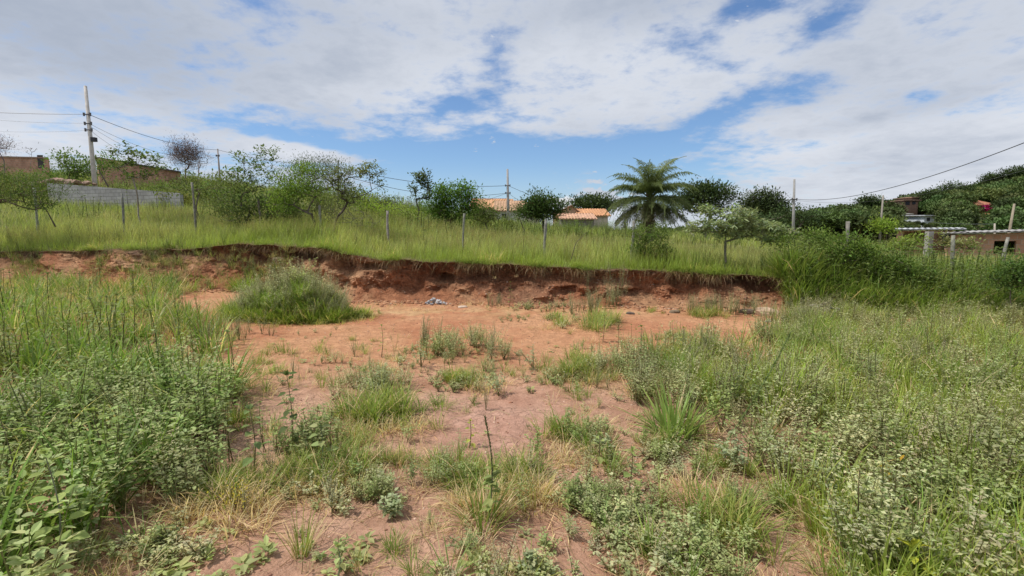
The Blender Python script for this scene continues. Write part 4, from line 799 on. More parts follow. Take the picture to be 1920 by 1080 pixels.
def addfrond(me, a, z, s=1.0, lab=None):
    o = bpy.data.objects.new('frond', me); COL.objects.link(o); o.parent = palm; o.location = (.04*math.cos(a), .04*math.sin(a), z); o.rotation_euler = (U(-.25, .25), U(-.06, .06), a); o.scale = (s, s, s)
    if lab: o['label'] = lab
for k_, (cnt_, a0, z) in enumerate([(6, .5, .12), (10, .2, .08), (20, .1, .0), (24, .4, -.08), (22, 0., -.2)]):
    for i in range(cnt_): addfrond(fr_kinds[k_], a0+i*6.283/cnt_+U(-.22, .22), H_+z, U(.85, 1.12))
for i in range(6): addfrond(deadf, i*1.05+U(-.3, .3), H_-.2, U(.7, 1), 'dead brown hanging frond')
sp_ = Geo(); tube(sp_, [(0, 0, 0), (.03, 0, .8), (.06, 0, 1.75)], [.03, .016, .004], (.16, .22, .10), 5); o = sp_.obj('spear_leaf', M_leaf, palm); o.location = (.05, 0, H_)

# far wooded hillside: individual crowns nobody could count, read as one mass
def crownproto(n=150, flat=.7, hole=.0):
    g = Geo(); C = unit(rng.normal(0, 1, (16, 3)))*U(.2, .75, (16, 1))*np.array((1, 1, flat)); C[:, 2] = np.abs(C[:, 2])*.9+.1
    for c in C:
        k = n//16*2; q = unit(rng.normal(0, 1, (k, 3)))*U(.2, .42, (k, 1)); d = unit(q+rng.normal(0, .3, (k, 3))+np.array((0, 0, .15)))
        leaves(g, c+q*np.array((1, 1, .75)), d, .17, .13, np.ones(3)*jit((1, 1, 1), 1, .2)[0]*np.ones((k, 1)), .1)
    tube(g, [(0, 0, -1.2), (.03, 0, -.4), (0, 0, .3)], [.07, .05, .03], (1.2, .8, .7), 5, False)
    return g.arr()
cps = [crownproto(420, U(.55, .8)) for _ in range(6)]
wood = Geo(); n = 2700; Yw = 62+120*U(0, 1, n)**.9; Xw = (U(1400, 2150, n)-960)/F*Yw; Zw = height(Xw, Yw)
hpx, hpy = proj(Xw, Yw, Zw)
keep = np.ones(n, bool)
HOUSES = [(1708, 380, 118, 30, 14), (1843, 388, 100, 26, 16), (1748, 412, 92, 20, 12), (1915, 418, 88, 14, 10), (1695, 402, 104, 14, 6)]
low_ = np.zeros(n, bool)
for hx, hy, hY, hw_, hh_ in HOUSES:
    low_ |= (np.abs(hpx-hx) < hw_*.8+14) & (Yw < hY+3) & (hpy > hy-4) & (hpy < hy+hh_*.6+70)
    keep &= ~((np.abs(hpx-hx) < hw_) & (np.abs(Yw-hY-2) < 5))
sc_ = U(1.6, 3.4, n)*(.75+.35*sstep(Yw, 70, 130)); tv = np.array((.095, .135, .05))*(1+U(-.45, .6, (n, 1)))*(1+U(-.12, .12, (n, 3)))
sc_ = np.where(low_, sc_*.34, sc_)
w_ = rng.integers(0, 6, n)
for i in range(6):
    m = keep & (w_ == i); stamp(wood, cps[i], np.stack([Xw, Yw, Zw+sc_*1.0], -1)[m], U(0, 6.28, m.sum()), sc_[m], tv[m], .08)
n2c = 500; Yw = U(62, 120, n2c); Xw = (U(-300, 1425, n2c)-960)/F*Yw; m = (Yw > 80) & (Xw > 22); Xw, Yw = Xw[m], Yw[m]; s2 = U(1.2, 2.4, len(Xw))
stamp(wood, cps[0], np.stack([Xw, Yw, height(Xw, Yw)+s2*.8], -1), U(0, 6.28, len(Xw)), s2, np.array((.09, .13, .05))*(1+U(-.3, .3, (len(Xw), 1))), .08)
tag(wood.obj('woodland', M_far), 'dark green wood covering the hillside on the right', 'woodland', kind='stuff')
for (px, Y, L, lab) in [(1905, 128, [(1905, 324, 18, 9)], 'dark round tree crown on the skyline at the far right edge'), (1862, 132, [(1862, 333, 18, 7), (1880, 338, 12, 5)], 'flat-topped tree on the skyline left of the round crown at the edge'),
                        (1790, 126, [(1785, 352, 20, 8), (1808, 358, 16, 8)], 'broad dark tree highest above the middle of the wooded hill'), (1745, 120, [(1745, 368, 16, 9)], 'dark tree beside the brick house on the ridge'),
                        (1629, 100, [(1629, 380, 16, 8)], 'umbrella-crowned tree standing clear of the low left end of the hill'), (1545, 96, [(1542, 402, 10, 6)], 'small tree at the low end of the ridge beside the pole'), (1585, 100, [(1582, 400, 14, 8)], 'dark tree on the low ridge left of the umbrella-crowned one')]:
    tree('hillside_tree', px, Y, L, 46, lab, mat=M_far, r0=.25, leaf=.5, npl=24, col=(.055, .09, .035), cr=1.1, flat=.55)
for j in range(9): # field shrubs on the left slope
    px, Y, s = [(60, 40, 1.2), (100, 33, .9), (30, 30, 1.3), (300, 36, 1.0), (400, 30, 1.0), (330, 28, .8), (800, 33, .8), (950, 34, .7), (900, 30, .6)][j]
    b = P(px, 440, Y); z = float(height(b[0], Y)); pyc = proj(b[0], Y, z+s*.6)[1]
    lab = ['weedy shrub on the slope below the left brick house', 'rank shrub at the left end of the block wall', 'large shrub behind the spreading tree at the left edge', 'shrub under the sloping brick house', 'shrub on the slope under the bare trees', 'low shrub behind the right end of the block wall', 'shrub between the thin tree and the dense tree on the ridge', 'low bush in front of the pale house wall', 'bushy growth left of the pole before the houses'][j]
    tree('field_shrub', px, Y, [(px, float(pyc), s*F/Y, s*.6*F/Y)], 26, lab, 'shrub', r0=.05, leaf=.16, npl=20, col=(.11+.02*(j % 3), .18, .05), cr=.4*s, multi=3)

# ------------------------------------------------------------------ bushes and single plants on the lot
def plant(name, px, py, label, stems=None, leafg=None, cat='weed', group=None, mats=None, loc=None, sub='leaves'):
    x, y = XY(px, py) if loc is None else loc; r = empty(name, (x, y, float(height(x, y))-.005), label, cat, group)
    if stems: stems.obj('stem', M_bark if mats is None else mats, r)
    if leafg: leafg.obj(sub, M_leaf if sub != 'blades' else M_grass, r)
    return r
# domed mound of sage weed and grass
dx_, dy_ = XY(510, 610); dy_ += .85; bw_, bg_ = Geo(), Geo()
def mound(g, kind, n, rx, ry, sc, f=(0, 1), tint=None, hfac=.55):
    a = U(*[q*6.283 for q in f], n) if f != (0, 1) else U(0, 6.283, n); q = np.sqrt(U(0, 1, n)); lx, ly = rx*q*np.cos(a), ry*q*np.sin(a); s = U(*sc, n)*(1-.5*q**3)
    w = rng.integers(0, len(pr[kind]), n); tn = (1+U(-.2, .2, (n, 1)))*np.ones(3)*(1 if tint is None else np.array(tint))
    for i, p in enumerate(pr[kind]):
        m = w == i; z = height(dx_+lx, dy_+ly)-height(dx_, dy_)+hfac*np.sqrt(np.maximum(1-q**2, 0))*.62*(1+.35*np.sin(lx*3.1+1)+.2*np.sin(lx*7+ly*5))-.03; stamp(g, p, np.stack([lx, ly, z], -1)[m], U(0, 6.28, m.sum()), s[m], tn[m], .35)
mound(bw_, 'feather', 130, 1.2, .7, (.7, 1.3), tint=(1.3, 1.3, 1.4)); mound(bw_, 'sage', 150, 1.15, .7, (.5, 1.2), tint=(1.25, 1.25, 1.4)); mound(bw_, 'sage', 14, .5, .3, (1.2, 1.6), tint=(1.3, 1.3, 1.3)); 
mound(bg_, 'tuft', 200, 1.25, .75, (.7, 1.5), (.5, 1.0), (.95, 1.05, .8)); mound(bg_, 'lime', 90, .9, .75, (.8, 1.2), (.6, .95), (.7, .85, .65)); mound(bg_, 'seed', 10, .8, .4, (.6, .85))
a = U(3.0, 6.5, 260); q = U(.82, 1.08, 260); lx, ly = 1.22*q*np.cos(a)*(1+.12*np.sin(a*5)), .75*q*np.sin(a); w = rng.integers(0, 6, 260)
for i in range(6): m = w == i; stamp(bg_, pr['tuft'][i], np.stack([lx, ly, height(dx_+lx, dy_+ly)-height(dx_, dy_)-.01], -1)[m], U(0, 6.28, m.sum()), U(.6, 1.2, m.sum()), np.array((1, 1.05, .8))*(1+U(-.2, .2, (m.sum(), 1))), .4)
mound(bw_, 'feather', 90, 1.1, .5, (.7, 1.2), tint=(1.4, 1.4, 1.5))
a = U(0, 6.28, 120); q = U(1.0, 1.35, 120); lx, ly = 1.22*q*np.cos(a), .8*q*np.sin(a); w = rng.integers(0, 4, 120)
for i in range(4): m = w == i; stamp(bg_, pr['dry'][i], np.stack([lx, ly, height(dx_+lx, dy_+ly)-height(dx_, dy_)-.01], -1)[m], U(0, 6.28, m.sum()), U(.4, 1.1, m.sum()), np.array((.7, .85, .5))*(1+U(-.2, .2, (m.sum(), 1))), .3)
r = empty('weed_mound', (dx_, dy_, float(height(dx_, dy_))), 'large domed bush of grey-green weed with green grass round its skirt', 'bush'); bw_.obj('leaves', M_leaf, r); bg_.obj('blades', M_grass, r)
def gtuft(px, py, label, n, L, w, col, tip=None, lean=.5, curl=.9, dry=.12, r=.06, name='grass_tuft', **k):
    col = tuple(1.4*q for q in col); n = int(n*.7); w *= 1.3
    plant(name, px, py, label, None, tuft(n, L, w, lean, curl, col, tip, dry, r, 5, **k), 'grass tuft', sub='blades')
x_, y_ = XY(437, 560); r_ = tuft(420, .62, .012, .8, 1.0, (.23, .36, .05), None, .05, .30, 4); plant('grass_tuft', 0, 0, 'bright lime grass clump growing behind the domed bush', None, r_, 'grass tuft', loc=(x_, y_+.5), sub='blades')
gtuft(564, 1040, 'lone upright grass tuft with pale dry base on bare soil', 75, .30, .0048, (.17, .22, .045), lean=.28, curl=.5, dry=.28, r=.035)
gtuft(905, 985, 'green grass tuft at the foot of the tall seed spike', 170, .34, .0055, (.14, .20, .045), lean=.6, curl=.9, dry=.3, r=.10)
gtuft(1262, 815, 'broad-bladed bright green grass clump spreading over the clay', 260, .46, .018, (.18, .25, .075), lean=1.75, curl=.5, dry=.05, r=.16)
gtuft(825, 765, 'small isolated grass tuft in the middle of the clay', 120, .20, .005, (.17, .23, .05), lean=.8, curl=1.0, dry=.1, r=.10)
gtuft(735, 1030, 'tiny star-shaped grass sprig near the bottom of the lot', 26, .14, .006, (.13, .20, .05), lean=1.1, curl=.7, dry=.1, r=.02)
gtuft(994, 800, 'little dark grass sprig on the pink clay', 60, .06, .004, (.08, .13, .035), lean=.8, curl=.8, dry=.0, r=.04)
gtuft(30, 640, 'rank tall grass clump at the left edge', 260, .75, .012, (.16, .25, .05), lean=.6, curl=1.0, r=.25)
gtuft(215, 720, 'long arching grass clump in the left thicket', 260, .65, .011, (.20, .30, .05), lean=.7, curl=1.1, r=.25)
gtuft(1465, 760, 'upright yellow-green grass clump among the weeds on the right', 220, .60, .009, (.26, .35, .06), lean=.35, curl=.6, r=.2)
gtuft(1050, 612, 'pale grass tuft left of the seeding grass clump', 110, .32, .007, (.24, .30, .09), lean=.5, curl=.8, r=.12)
gtuft(1115, 618, 'thick seeding grass clump before the middle of the bank', 300, .45, .007, (.21, .27, .08), lean=.5, curl=.8, r=.28)
gtuft(1000, 940, 'dry yellowing grass tuft right of the tall seed spike', 120, .28, .005, (.26, .25, .07), lean=.8, curl=1.0, dry=.45, r=.12)
gtuft(1220, 1040, 'coarse green grass blades low on the right of the foreground soil', 26, .30, .008, (.18, .27, .06), lean=.6, curl=.7, dry=.05, r=.03)
def nt_(px, py, label, **k):
    k['col'] = tuple(a*b for a, b in zip(k['col'], (1.75, 1.5, 1.15))); k['leaf'] *= 1.3; k['wid'] = k.get('wid', .72); s, l_ = nettle(**k); plant('leafy_weed', px, py, label, s, l_)
nt_(543, 850, 'tall dark-stemmed weed with drooping paired leaves on the left of the clay', h=.62, leaf=.085, nodes=12, col=(.075, .12, .06), bend=.04)
nt_(472, 895, 'dark leafy weed at the edge of the left thicket', h=.50, leaf=.085, nodes=8, col=(.13, .20, .11))
nt_(600, 880, 'pale leafy weed right of the tall dark-stemmed one', h=.38, leaf=.08, nodes=7, col=(.20, .28, .17), stem=(.16, .2, .1))
nt_(632, 1085, 'young pale green weed with soft leaves at the bottom edge', h=.17, leaf=.062, nodes=6, col=(.25, .34, .20), stem=(.2, .25, .14), bend=.1, wid=.6)
nt_(1700, 1115, 'yellow-green leafy weed at the bottom right', h=.24, leaf=.085, nodes=6, col=(.30, .38, .07), stem=(.2, .25, .1))
nt_(105, 1075, 'big-leaved pale green weed in the left foreground', h=.60, leaf=.088, nodes=11, col=(.20, .30, .14), stem=(.2, .22, .14), droop=.15)
nt_(15, 1050, 'broad-leaved weed at the bottom left corner', h=.42, leaf=.06, nodes=8, col=(.19, .27, .12), stem=(.17, .2, .1))
nt_(20, 1000, 'leafy weed at the left edge of the foreground', h=.70, leaf=.10, nodes=9, col=(.17, .25, .11))
nt_(185, 930, 'leafy weed standing behind the big-leaved pale one', h=.55, leaf=.085, nodes=8, col=(.18, .26, .12))
nt_(1130, 640, 'slender weed standing behind the grass clumps right of centre', h=.42, leaf=.06, nodes=8, col=(.13, .19, .09))
nt_(1195, 705, 'spindly tall dark weed right of the middle grass clumps', h=.58, leaf=.055, nodes=11, col=(.12, .18, .09))
nt_(1275, 690, 'thin yellowish weed in front of the far clay strip', h=.5, leaf=.05, nodes=10, col=(.24, .28, .10))
nt_(715, 670, 'thin weed with sparse leaves left of the pale weed clump', h=.42, leaf=.05, nodes=8, col=(.18, .25, .12))
nt_(880, 835, 'small yellow-green weed at the left rim of the pink clay', h=.22, leaf=.045, nodes=7, col=(.25, .32, .10))
nt_(1180, 910, 'weed with big soft leaves beside the patch of gravel', h=.27, leaf=.07, nodes=6, col=(.19, .27, .13))
nt_(1120, 870, 'small soft-leaved weed left of the gravel', h=.24, leaf=.055, nodes=6, col=(.19, .27, .13))
nt_(1080, 560, 'dark weed against the foot of the bank', h=.5, leaf=.07, nodes=7, col=(.12, .18, .07))
nt_(1540, 640, 'leafy green weed left of the rubble heap', h=.45, leaf=.075, nodes=8, col=(.22, .30, .12))
nt_(955, 575, 'thin green weed growing against the middle of the bank', h=.55, leaf=.055, nodes=8, col=(.14, .19, .08))
# tall seed spike
g = Geo(); t = np.linspace(0, 1, 9); pts = np.stack([.035*np.sin(t*3)-.02*t, 0*t, .62*t], 1); tube(g, pts, np.linspace(.005, .0025, 9), (.17, .19, .09), 5)
sk = Geo(); n = 260; s = U(.45, 1, n); k = s*8; i0 = np.minimum(k.astype(int), 7); f = (k-i0)[:, None]; p = pts[i0]*(1-f)+pts[i0+1]*f; d = unit(rng.normal(0, .5, (n, 3))*np.array((1, 1, .3))+np.array((0, 0, .9))); leaves(sk, p, d, .014, .006, jit((.13, .15, .06), n, .3), .1)
lw = Geo(); n = 30; s = U(.12, .55, n); p = np.stack([.035*np.sin(s*3)-.02*s, 0*s, .62*s], 1); a = U(0, 6.28, n); e = U(-.1, .6, n); leaves(lw, p, np.stack([np.cos(a)*np.cos(e), np.sin(a)*np.cos(e), np.sin(e)], 1), .075*(1.2-s), .032, jit((.32, .38, .15), n, .2), .15, True, droop=.2)
r = plant('spiked_weed', 915, 975, 'tall weed with a dark narrow seed spike standing alone in front', g, lw); sk.obj('seed_spike', M_leaf, r)
# leaning seed stem
g = Geo(); t = np.linspace(0, 1, 12); pts = np.stack([.62*t-.05*t*t, .15*t, .78*t+.1*t*t], 1); tube(g, pts, np.linspace(.006, .0025, 12), (.15, .19, .07), 5); sk = Geo(); n = 330; s = U(.25, 1, n)
p = np.stack([.62*s-.05*s*s, .15*s, .78*s+.1*s*s], 1); leaves(sk, p, unit(np.array((.6, .1, .8))+rng.normal(0, .35, (n, 3))), .03, .008, jit((.15, .21, .07), n, .3), .1)
plant('leaning_stalk', 1345, 850, 'long green seed stalk leaning right above the weeds', g, sk)
# yellowing weed
s_, l_ = nettle(.34, .075, 8, (.22, .27, .08), (.15, .14, .06)); yl = Geo(); n = 20; a = U(0, 6.28, n); leaves(yl, np.stack([.07*np.cos(a), .07*np.sin(a), U(.08, .36, n)], 1), rng.normal(0, 1, (n, 3)), .045, .026, jit((.55, .38, .05), n, .25), .1, True, droop=.2)
r = plant('yellowing_weed', 1668, 935, 'weed with yellow and orange leaves on the right', s_, l_); yl.obj('yellow_leaves', M_leaf, r)
yl = Geo(); n = 16; a = U(0, 6.28, n); leaves(yl, np.stack([.04*np.cos(a), .04*np.sin(a), U(.05, .14, n)], 1), rng.normal(0, 1, (n, 3)), .045, .03, jit((.72, .40, .03), n, .25), .1, True, droop=.2); plant('yellowing_weed', 1612, 1025, 'little weed with orange-yellow leaves near the bottom right', None, yl)
s_ = Geo(); [tube(s_, [(0, 0, 0), (U(-.05, .05), U(-.05, .05), U(.1, .2))], .002, (.2, .16, .05), 3) for _ in range(9)]; yl = Geo(); n = 150; leaves(yl, rng.normal(0, 1, (n, 3))*np.array((.055, .055, .05))+np.array((0, 0, .12)), rng.normal(0, 1, (n, 3)), .018, .01, jit((.42, .36, .05), n, .3), .1); plant('yellow_weed', 445, 958, 'small bushy weed with yellow-brown leaves beside the left thicket', s_, yl)
for px, py, h, lab in [(935, 740, .26, 'little bushy sage weed at the top of the pink clay'), (1000, 690, .3, 'twiggy pale weed right of the pale weed clump'), (790, 690, .42, 'bushy pale weed left of the middle'), (715, 735, .3, 'rounded pale weed above the left grass clump'),
                       (740, 965, .15, 'pale flat-topped weed on wet soil left of the seed spike'), (1130, 845, .16, 'small grey weed between the grass tufts right of the pink clay'), (1000, 1075, .13, 'low soft pale weed at the bottom centre'), (1560, 930, .3, 'grey-green weed overhanging the right side of the bare soil'), (1375, 880, .34, 'arching grey weed on the edge of the right thicket')]:
    g = sage_plant(h, 8, .045 if py > 800 else .035, (.40, .46, .29), .7, 24, py > 800); plant('pale_weed', px, py, lab, None, g)
# seedlings with pairs of round leaves
for px, py, lab in [(1110-0, 975, 'two-leaved seedling right of the seed spike'), (385, 1052, 'broad-leaved seedling at the bottom left of the bare soil'), (815, 1078, 'pale seedling at the bottom edge left of centre'), (500, 1040, 'dark green seedling left of the lone grass tuft')]:
    plant('seedling', px, py, lab, None, rosette(9, .055, (.42, .48, .22), .5, .5, .07), 'seedling')
# rocks and rubble by the bank
def rock(px, py, size, sq, col, label, name='rock', Yo=0.0, rz=0.0, up=.3):
    x, y = XY(px, py); y += Yo; g = Geo(); n = 14; m = 9
    th = np.linspace(0, math.pi, m)[:, None]; ph = np.linspace(0, 2*math.pi, n, endpoint=False)[None]; v = np.stack([np.sin(th)*np.cos(ph), np.sin(th)*np.sin(ph), np.cos(th)+0*ph], -1)
    v = np.sign(v)*np.abs(v)**.7; v *= (1+.28*fbm(v[..., 0]*1.5+px, v[..., 1]*1.5, v[..., 2]*1.5, seed=int(px)))[..., None]; v[:, :] *= np.array(sq)*size
    i = np.arange(m-1)[:, None]*n; j = np.arange(n)[None]; k = (j+1) % n; g.add(v.reshape(-1, 3), np.stack([i+j, i+n+j, i+n+k, i+k], -1).reshape(-1, 4), col)
    o = g.obj(name, M_stone, loc=(x, y, float(height(x, y))+size*sq[2]*up)); o.rotation_euler = (U(-.1, .1), U(-.15, .15), rz); tag(o, label, 'rock')
rock(1437, 590, .26, (1.0, .6, .42), (.55, .38, .27), 'large flat pale rock at the foot of the bank', rz=-.3)
rock(1405, 588, .15, (1.1, .7, .5), (.14, .10, .08), 'dark rock left of the large pale one')
rock(1497, 582, .10, (1, .8, .8), (.50, .30, .2), 'pinkish rock right of the large pale one')
rock(1265, 588, .08, (1.3, .9, .5), (.2, .15, .1), 'small dark stone on the far clay before the bank')
rock(1182, 590, .07, (1.3, .9, .5), (.13, .1, .08), 'tiny dark stone right of the seeding grass clump')
rock(868, 578, .07, (1.5, .9, .5), (.60, .48, .38), 'small pale stone below the middle of the bank')
rub = Geo(); x, y = XY(1540, 600); n = 130; X = x+rng.normal(0, .28, n); Y = y+rng.normal(0, .14, n); h = .34*np.exp(-((X-x)/.4)**2-((Y-y)/.22)**2); stones(rub, X, Y, U(.03, .075, n), [(.22, .19, .16), (.30, .26, .22), (.13, .11, .09), (.38, .33, .28)], .2, height(X, Y)+h*U(.3, 1, n))
tag(rub.obj('rubble', M_stone), 'heap of grey broken rubble at the right end of the bank', 'rubble', kind='stuff')
x, y = XY(813, 571); ash = Geo(); n = 60; X = x+U(-.16, .3, n); Y = y+.02+U(-.05, .15, n); stones(ash, X, Y, U(.015, .05, n), [(.45, .45, .45), (.36, .37, .4), (.55, .52, .5)], .2, height(X, Y)+U(0, .14, n)*np.exp(-((X-x)/.2)**2)); tag(ash.obj('plaster_rubble', M_stone), 'small heap of pale grey plaster rubble against the bank', 'rubble', kind='stuff')
q_ = XY(485, 560); bo = Geo(); v, c_, f_ = peb[0]; bo.add(v*np.array((.2, .15, .16)), f_, (.45, .33, .25)); 
j = int(np.argmin(abs(Xf-(523-960)/F*12.6))); tag(bo.obj('boulder', M_stone, loc=(Xb[40, j], Yk[40, j]-.02, Zk[40, j]), smooth=True), 'rounded pale boulder bedded in the dark left part of the bank', 'rock')

# ------------------------------------------------------------------ fence posts
FP = [(63, 17.6, 352, 'behind the low branches at the far left', 0), (228, 17.0, 362, 'in front of the block wall', .02), (360, 16.4, 342, 'left of the tallest open tree', -.01), (485, 15.9, 372, 'under the tallest open tree', .0), (600, 15.2, 385, 'beside the crooked trunk', .02), (727, 14.5, 395, 'below the lime green shrub', .01), (870, 13.8, 400, 'in front of the dense tree', .02),
      (1022, 13.1, 411, 'directly below the rounded dark tree', -.01), (1187, 12.5, 414, 'left of the dense dark bush', .01), (1590, 11.4, 415, 'in the thicket right of the umbrella shrub', .02), (1790, 10.9, 441, 'in front of the brick shed wall', .03), (1893, 12.0, 445, 'near the right edge before the window opening, leaning', .16)]
for i, (px, Y, pt, w, ln) in enumerate(FP):
    t = P(px, pt, Y); z0 = float(height(t[0], Y)); H = t[2]-z0; g = Geo(); s = np.linspace(0, 1, 8); rr = U(.030, .042)
    tube(g, np.stack([ln*s*H-.02*np.sin(s*4+i), .02*np.sin(s*3+i), H*s-.05*(s == 0)], 1), rr*(1+.12*np.sin(s*9+i*2)), jit((.26, .25, .21), 1, .15)[0], 7)
    o = g.obj('fence_post', M_wood, loc=(t[0]-ln*H, Y, z0), smooth=True); tag(o, 'grey weathered wooden fence post '+w, 'fence post', 'fence posts along the top of the bank')
# arching dead branches
def branch(pts, r, label, name='dead_branch', col=(.10, .08, .06)):
    p = np.array([P(*q) for q in pts]); s = np.linspace(0, len(p)-1, 14); i0 = np.minimum(s.astype(int), len(p)-2); f = (s-i0)[:, None]; q = p[i0]*(1-f)+p[i0+1]*f; g = Geo(); tube(g, q-q[-1], np.linspace(r*.4, r, 14), col, 5)
    tag(g.obj(name, M_bark, loc=q[-1]), label, 'branch')
branch([(73, 378, 16), (88, 395, 16), (97, 412, 16), (104, 425, 16)], .025, 'dark stem arching down from the tree at the left edge')
branch([(185, 318, 30), (192, 330, 30), (203, 350, 30)], .05, 'dark leaning pole on the block wall below the concrete pole', 'leaning_stick')
branch([(1100, 435, 12.2), (1080, 455, 12), (1070, 488, 11.9)], .012, 'thin dark twig curving up from the bank grass')

# ------------------------------------------------------------------ buildings and walls
def yaw_pts(p0, p1): d = np.array(p1)-np.array(p0); return math.atan2(d[1], d[0]), float(np.hypot(d[0], d[1]))
def wallseg(parent, p0, p1, z0, z1a, z1b, th, mat, name='wall', col=(.5, .5, .5), holes=(), lab=None):
    """an upright wall from p0 to p1 with real openings (u0,u1,za,zb)"""
    a, L = yaw_pts(p0[:2], p1[:2]); g = Geo(); us = sorted({0, L, *[h[0] for h in holes], *[h[1] for h in holes]})
    for u0, u1 in zip(us[:-1], us[1:]):
        za0, za1 = z1a+(z1b-z1a)*u0/L, z1a+(z1b-z1a)*u1/L; hs = [h for h in holes if h[0] <= u0+1e-6 and h[1] >= u1-1e-6]; segs = []
        lo = z0
        for h in sorted(hs, key=lambda q: q[2]): segs.append((lo, lo, h[2], h[2])); lo = h[3]
        segs.append((lo, lo, za0, za1))
        for b0, b1, t0, t1 in segs:
            V = [(u0, 0, b0), (u1, 0, b1), (u1, th, b1), (u0, th, b0), (u0, 0, t0), (u1, 0, t1), (u1, th, t1), (u0, th, t0)]
            g.add(V, np.array([(0, 1, 5, 4), (1, 2, 6, 5), (2, 3, 7, 6), (3, 0, 4, 7), (4, 5, 6, 7), (0, 3, 2, 1)]), col)
    o = g.obj(name, mat, parent); o.rotation_euler = (0, 0, a); pl = np.array(parent.location) if parent else np.zeros(3)
    o.location = (p0[0]-pl[0], p0[1]-pl[1], -pl[2]); 
    if lab: o['label'] = lab
    return o
def slabroof(parent, corners, th, mat, col, name='roof', ribs=0, tiles=False):
    """a thin sheet roof over four corners (a,b eaves; c,d ridge), with raised tile rolls when tiled"""
    a, b, c, d = [np.array(q, float)-np.array(parent.location) for q in corners]; g = Geo(); dn = np.array((0, 0, -th))
    n = ribs or 1; m = 10; 
    W_ = np.linalg.norm(b-a); H2 = np.linalg.norm(d-a)
    if ribs:
        k = ribs*6; u = np.linspace(0, 1, k+1)[None, :, None]; rows = max(2, int(H2/.4)) if tiles else 2; V = np.linspace(0, 1, rows*2)[:, None, None] if tiles else np.linspace(0, 1, 2)[:, None, None]
        p = (a*(1-u)+b*u)*(1-V)+(d*(1-u)+c*u)*V; p[..., 2] += np.sin(u[..., 0]*ribs*2*math.pi)*(.035 if tiles else .014)
        if tiles: p[..., 2] += .03*((np.arange(rows*2) % 2 == 0)[:, None])
        cc_ = np.broadcast_to(np.asarray(col, float), p.shape)*(1+.22*fbm(p[..., 0]*1.2, p[..., 1]*1.2, p[..., 2]*1.2, seed=3)+.16*fbm(p[..., 0]*7, p[..., 1]*7, p[..., 2]*7, seed=4))[..., None]
        grid(g, p, cc_); box_v = [a+dn, b+dn, c+dn, d+dn]; g.add(box_v, np.array([(3, 2, 1, 0)]), col)
        e = np.array([a+dn*0-np.array((0, 0, .03)), b-np.array((0, 0, .03)), c-np.array((0, 0, .03)), d-np.array((0, 0, .03)), a+dn*.98, b+dn*.98, c+dn*.98, d+dn*.98]); g.add(e, np.array([(0, 4, 5, 1), (1, 5, 6, 2), (2, 6, 7, 3), (3, 7, 4, 0)]), np.array(col)*.8)
    else:
        g.add([a, b, c, d, a+dn, b+dn, c+dn, d+dn], np.array([(0, 1, 2, 3), (7, 6, 5, 4), (0, 4, 5, 1), (1, 5, 6, 2), (2, 6, 7, 3), (3, 7, 4, 0)]), col)
    return g.obj(name, mat, parent)
# grey block wall on the left slope
a_, b_ = P(88, 343, 29.5), P(337, 362, 27.0); r = empty('block_wall', ((a_[0]+b_[0])/2, 28.2, float(height((a_[0]+b_[0])/2, 28.2))), 'long unpainted grey block wall on the left slope', 'wall')
wallseg(r, a_, b_, float(min(height(a_[0], a_[1]), height(b_[0], b_[1])))-.5, a_[2], b_[2], .2, M_block, col=(.4, .4, .4))
dirt = Geo(); q = P(115, 337, 30.5); n = 50; X = q[0]+rng.normal(0, .8, n); Y = 30.6+rng.normal(0, .2, n); stones(dirt, X, Y, U(.15, .35, n), [(.36, .24, .18), (.28, .2, .15)], .3, q[2]-.2+.25*np.exp(-((X-q[0])/.9)**2)*U(0, 1, n)-.1); tag(dirt.obj('spoil_heap', M_stone), 'heap of brown rubble behind the left end of the block wall', 'rubble', kind='stuff')
# sloping brick house, left
a_, b_ = P(188, 294, 44), P(338, 322, 50); c0 = (a_+b_)/2; r = empty('brick_house', (c0[0], c0[1], float(height(c0[0], c0[1]))), 'long low brick house with a sloping roof behind the tall concrete pole', 'house')
zb = float(min(height(a_[0], a_[1]), height(b_[0], b_[1])))-1
L_ = float(np.hypot(*(b_-a_)[:2])); wallseg(r, a_, b_, zb, a_[2]-.1, b_[2]-.1, .2, M_brick, holes=[(2.2, 3.4, zb+1.9+1, a_[2]-1.0), (5.2, 6.2, zb+2.4, a_[2]-1.7)])
bk_ = b_+np.array((-3.1, 4.5, 0)); ak_ = a_+np.array((-5.2, 6, 0)); wallseg(r, a_, ak_, zb, a_[2]-.1, a_[2]-.1, .2, M_brick)
slabroof(r, [a_+np.array((-.3, -.3, 0)), b_+np.array((.3, -.3, 0)), bk_, ak_], .12, M_tile, (.13, .10, .09), ribs=22)
for u in (2.8, 5.7):
    p = a_+(b_-a_)*u/L_; w = Geo(); box(w, (0, 0, 0), (1.0, .05, .9), (.05, .05, .06), math.atan2((b_-a_)[1], (b_-a_)[0])); o = w.obj('window', M_dark, r); o.location = tuple(p+np.array((0, .12, -1.5))-np.array(r.location))
a_, b_ = P(-40, 292, 46), P(88, 295, 46); c0 = (a_+b_)/2; r = empty('brick_house', (c0[0], c0[1], float(height(c0[0], 46))), 'flat-topped brick house on the skyline at the far left', 'house')
zb = float(height(c0[0], 46))-1.5; wallseg(r, a_, b_, zb, a_[2]-.12, b_[2]-.12, .2, M_brick); wallseg(r, b_+np.array((-.2, .2, 0)), b_+np.array((-5.2, 5, 0)), zb, b_[2]-.12, b_[2]-.12, .2, M_brick); slabroof(r, [a_+np.array((0, -.12, 0)), b_+np.array((.12, -.12, 0)), b_+np.array((-5, 5, 0)), a_+np.array((-5, 5, 0))], .12, M_conc, (.25, .17, .13))
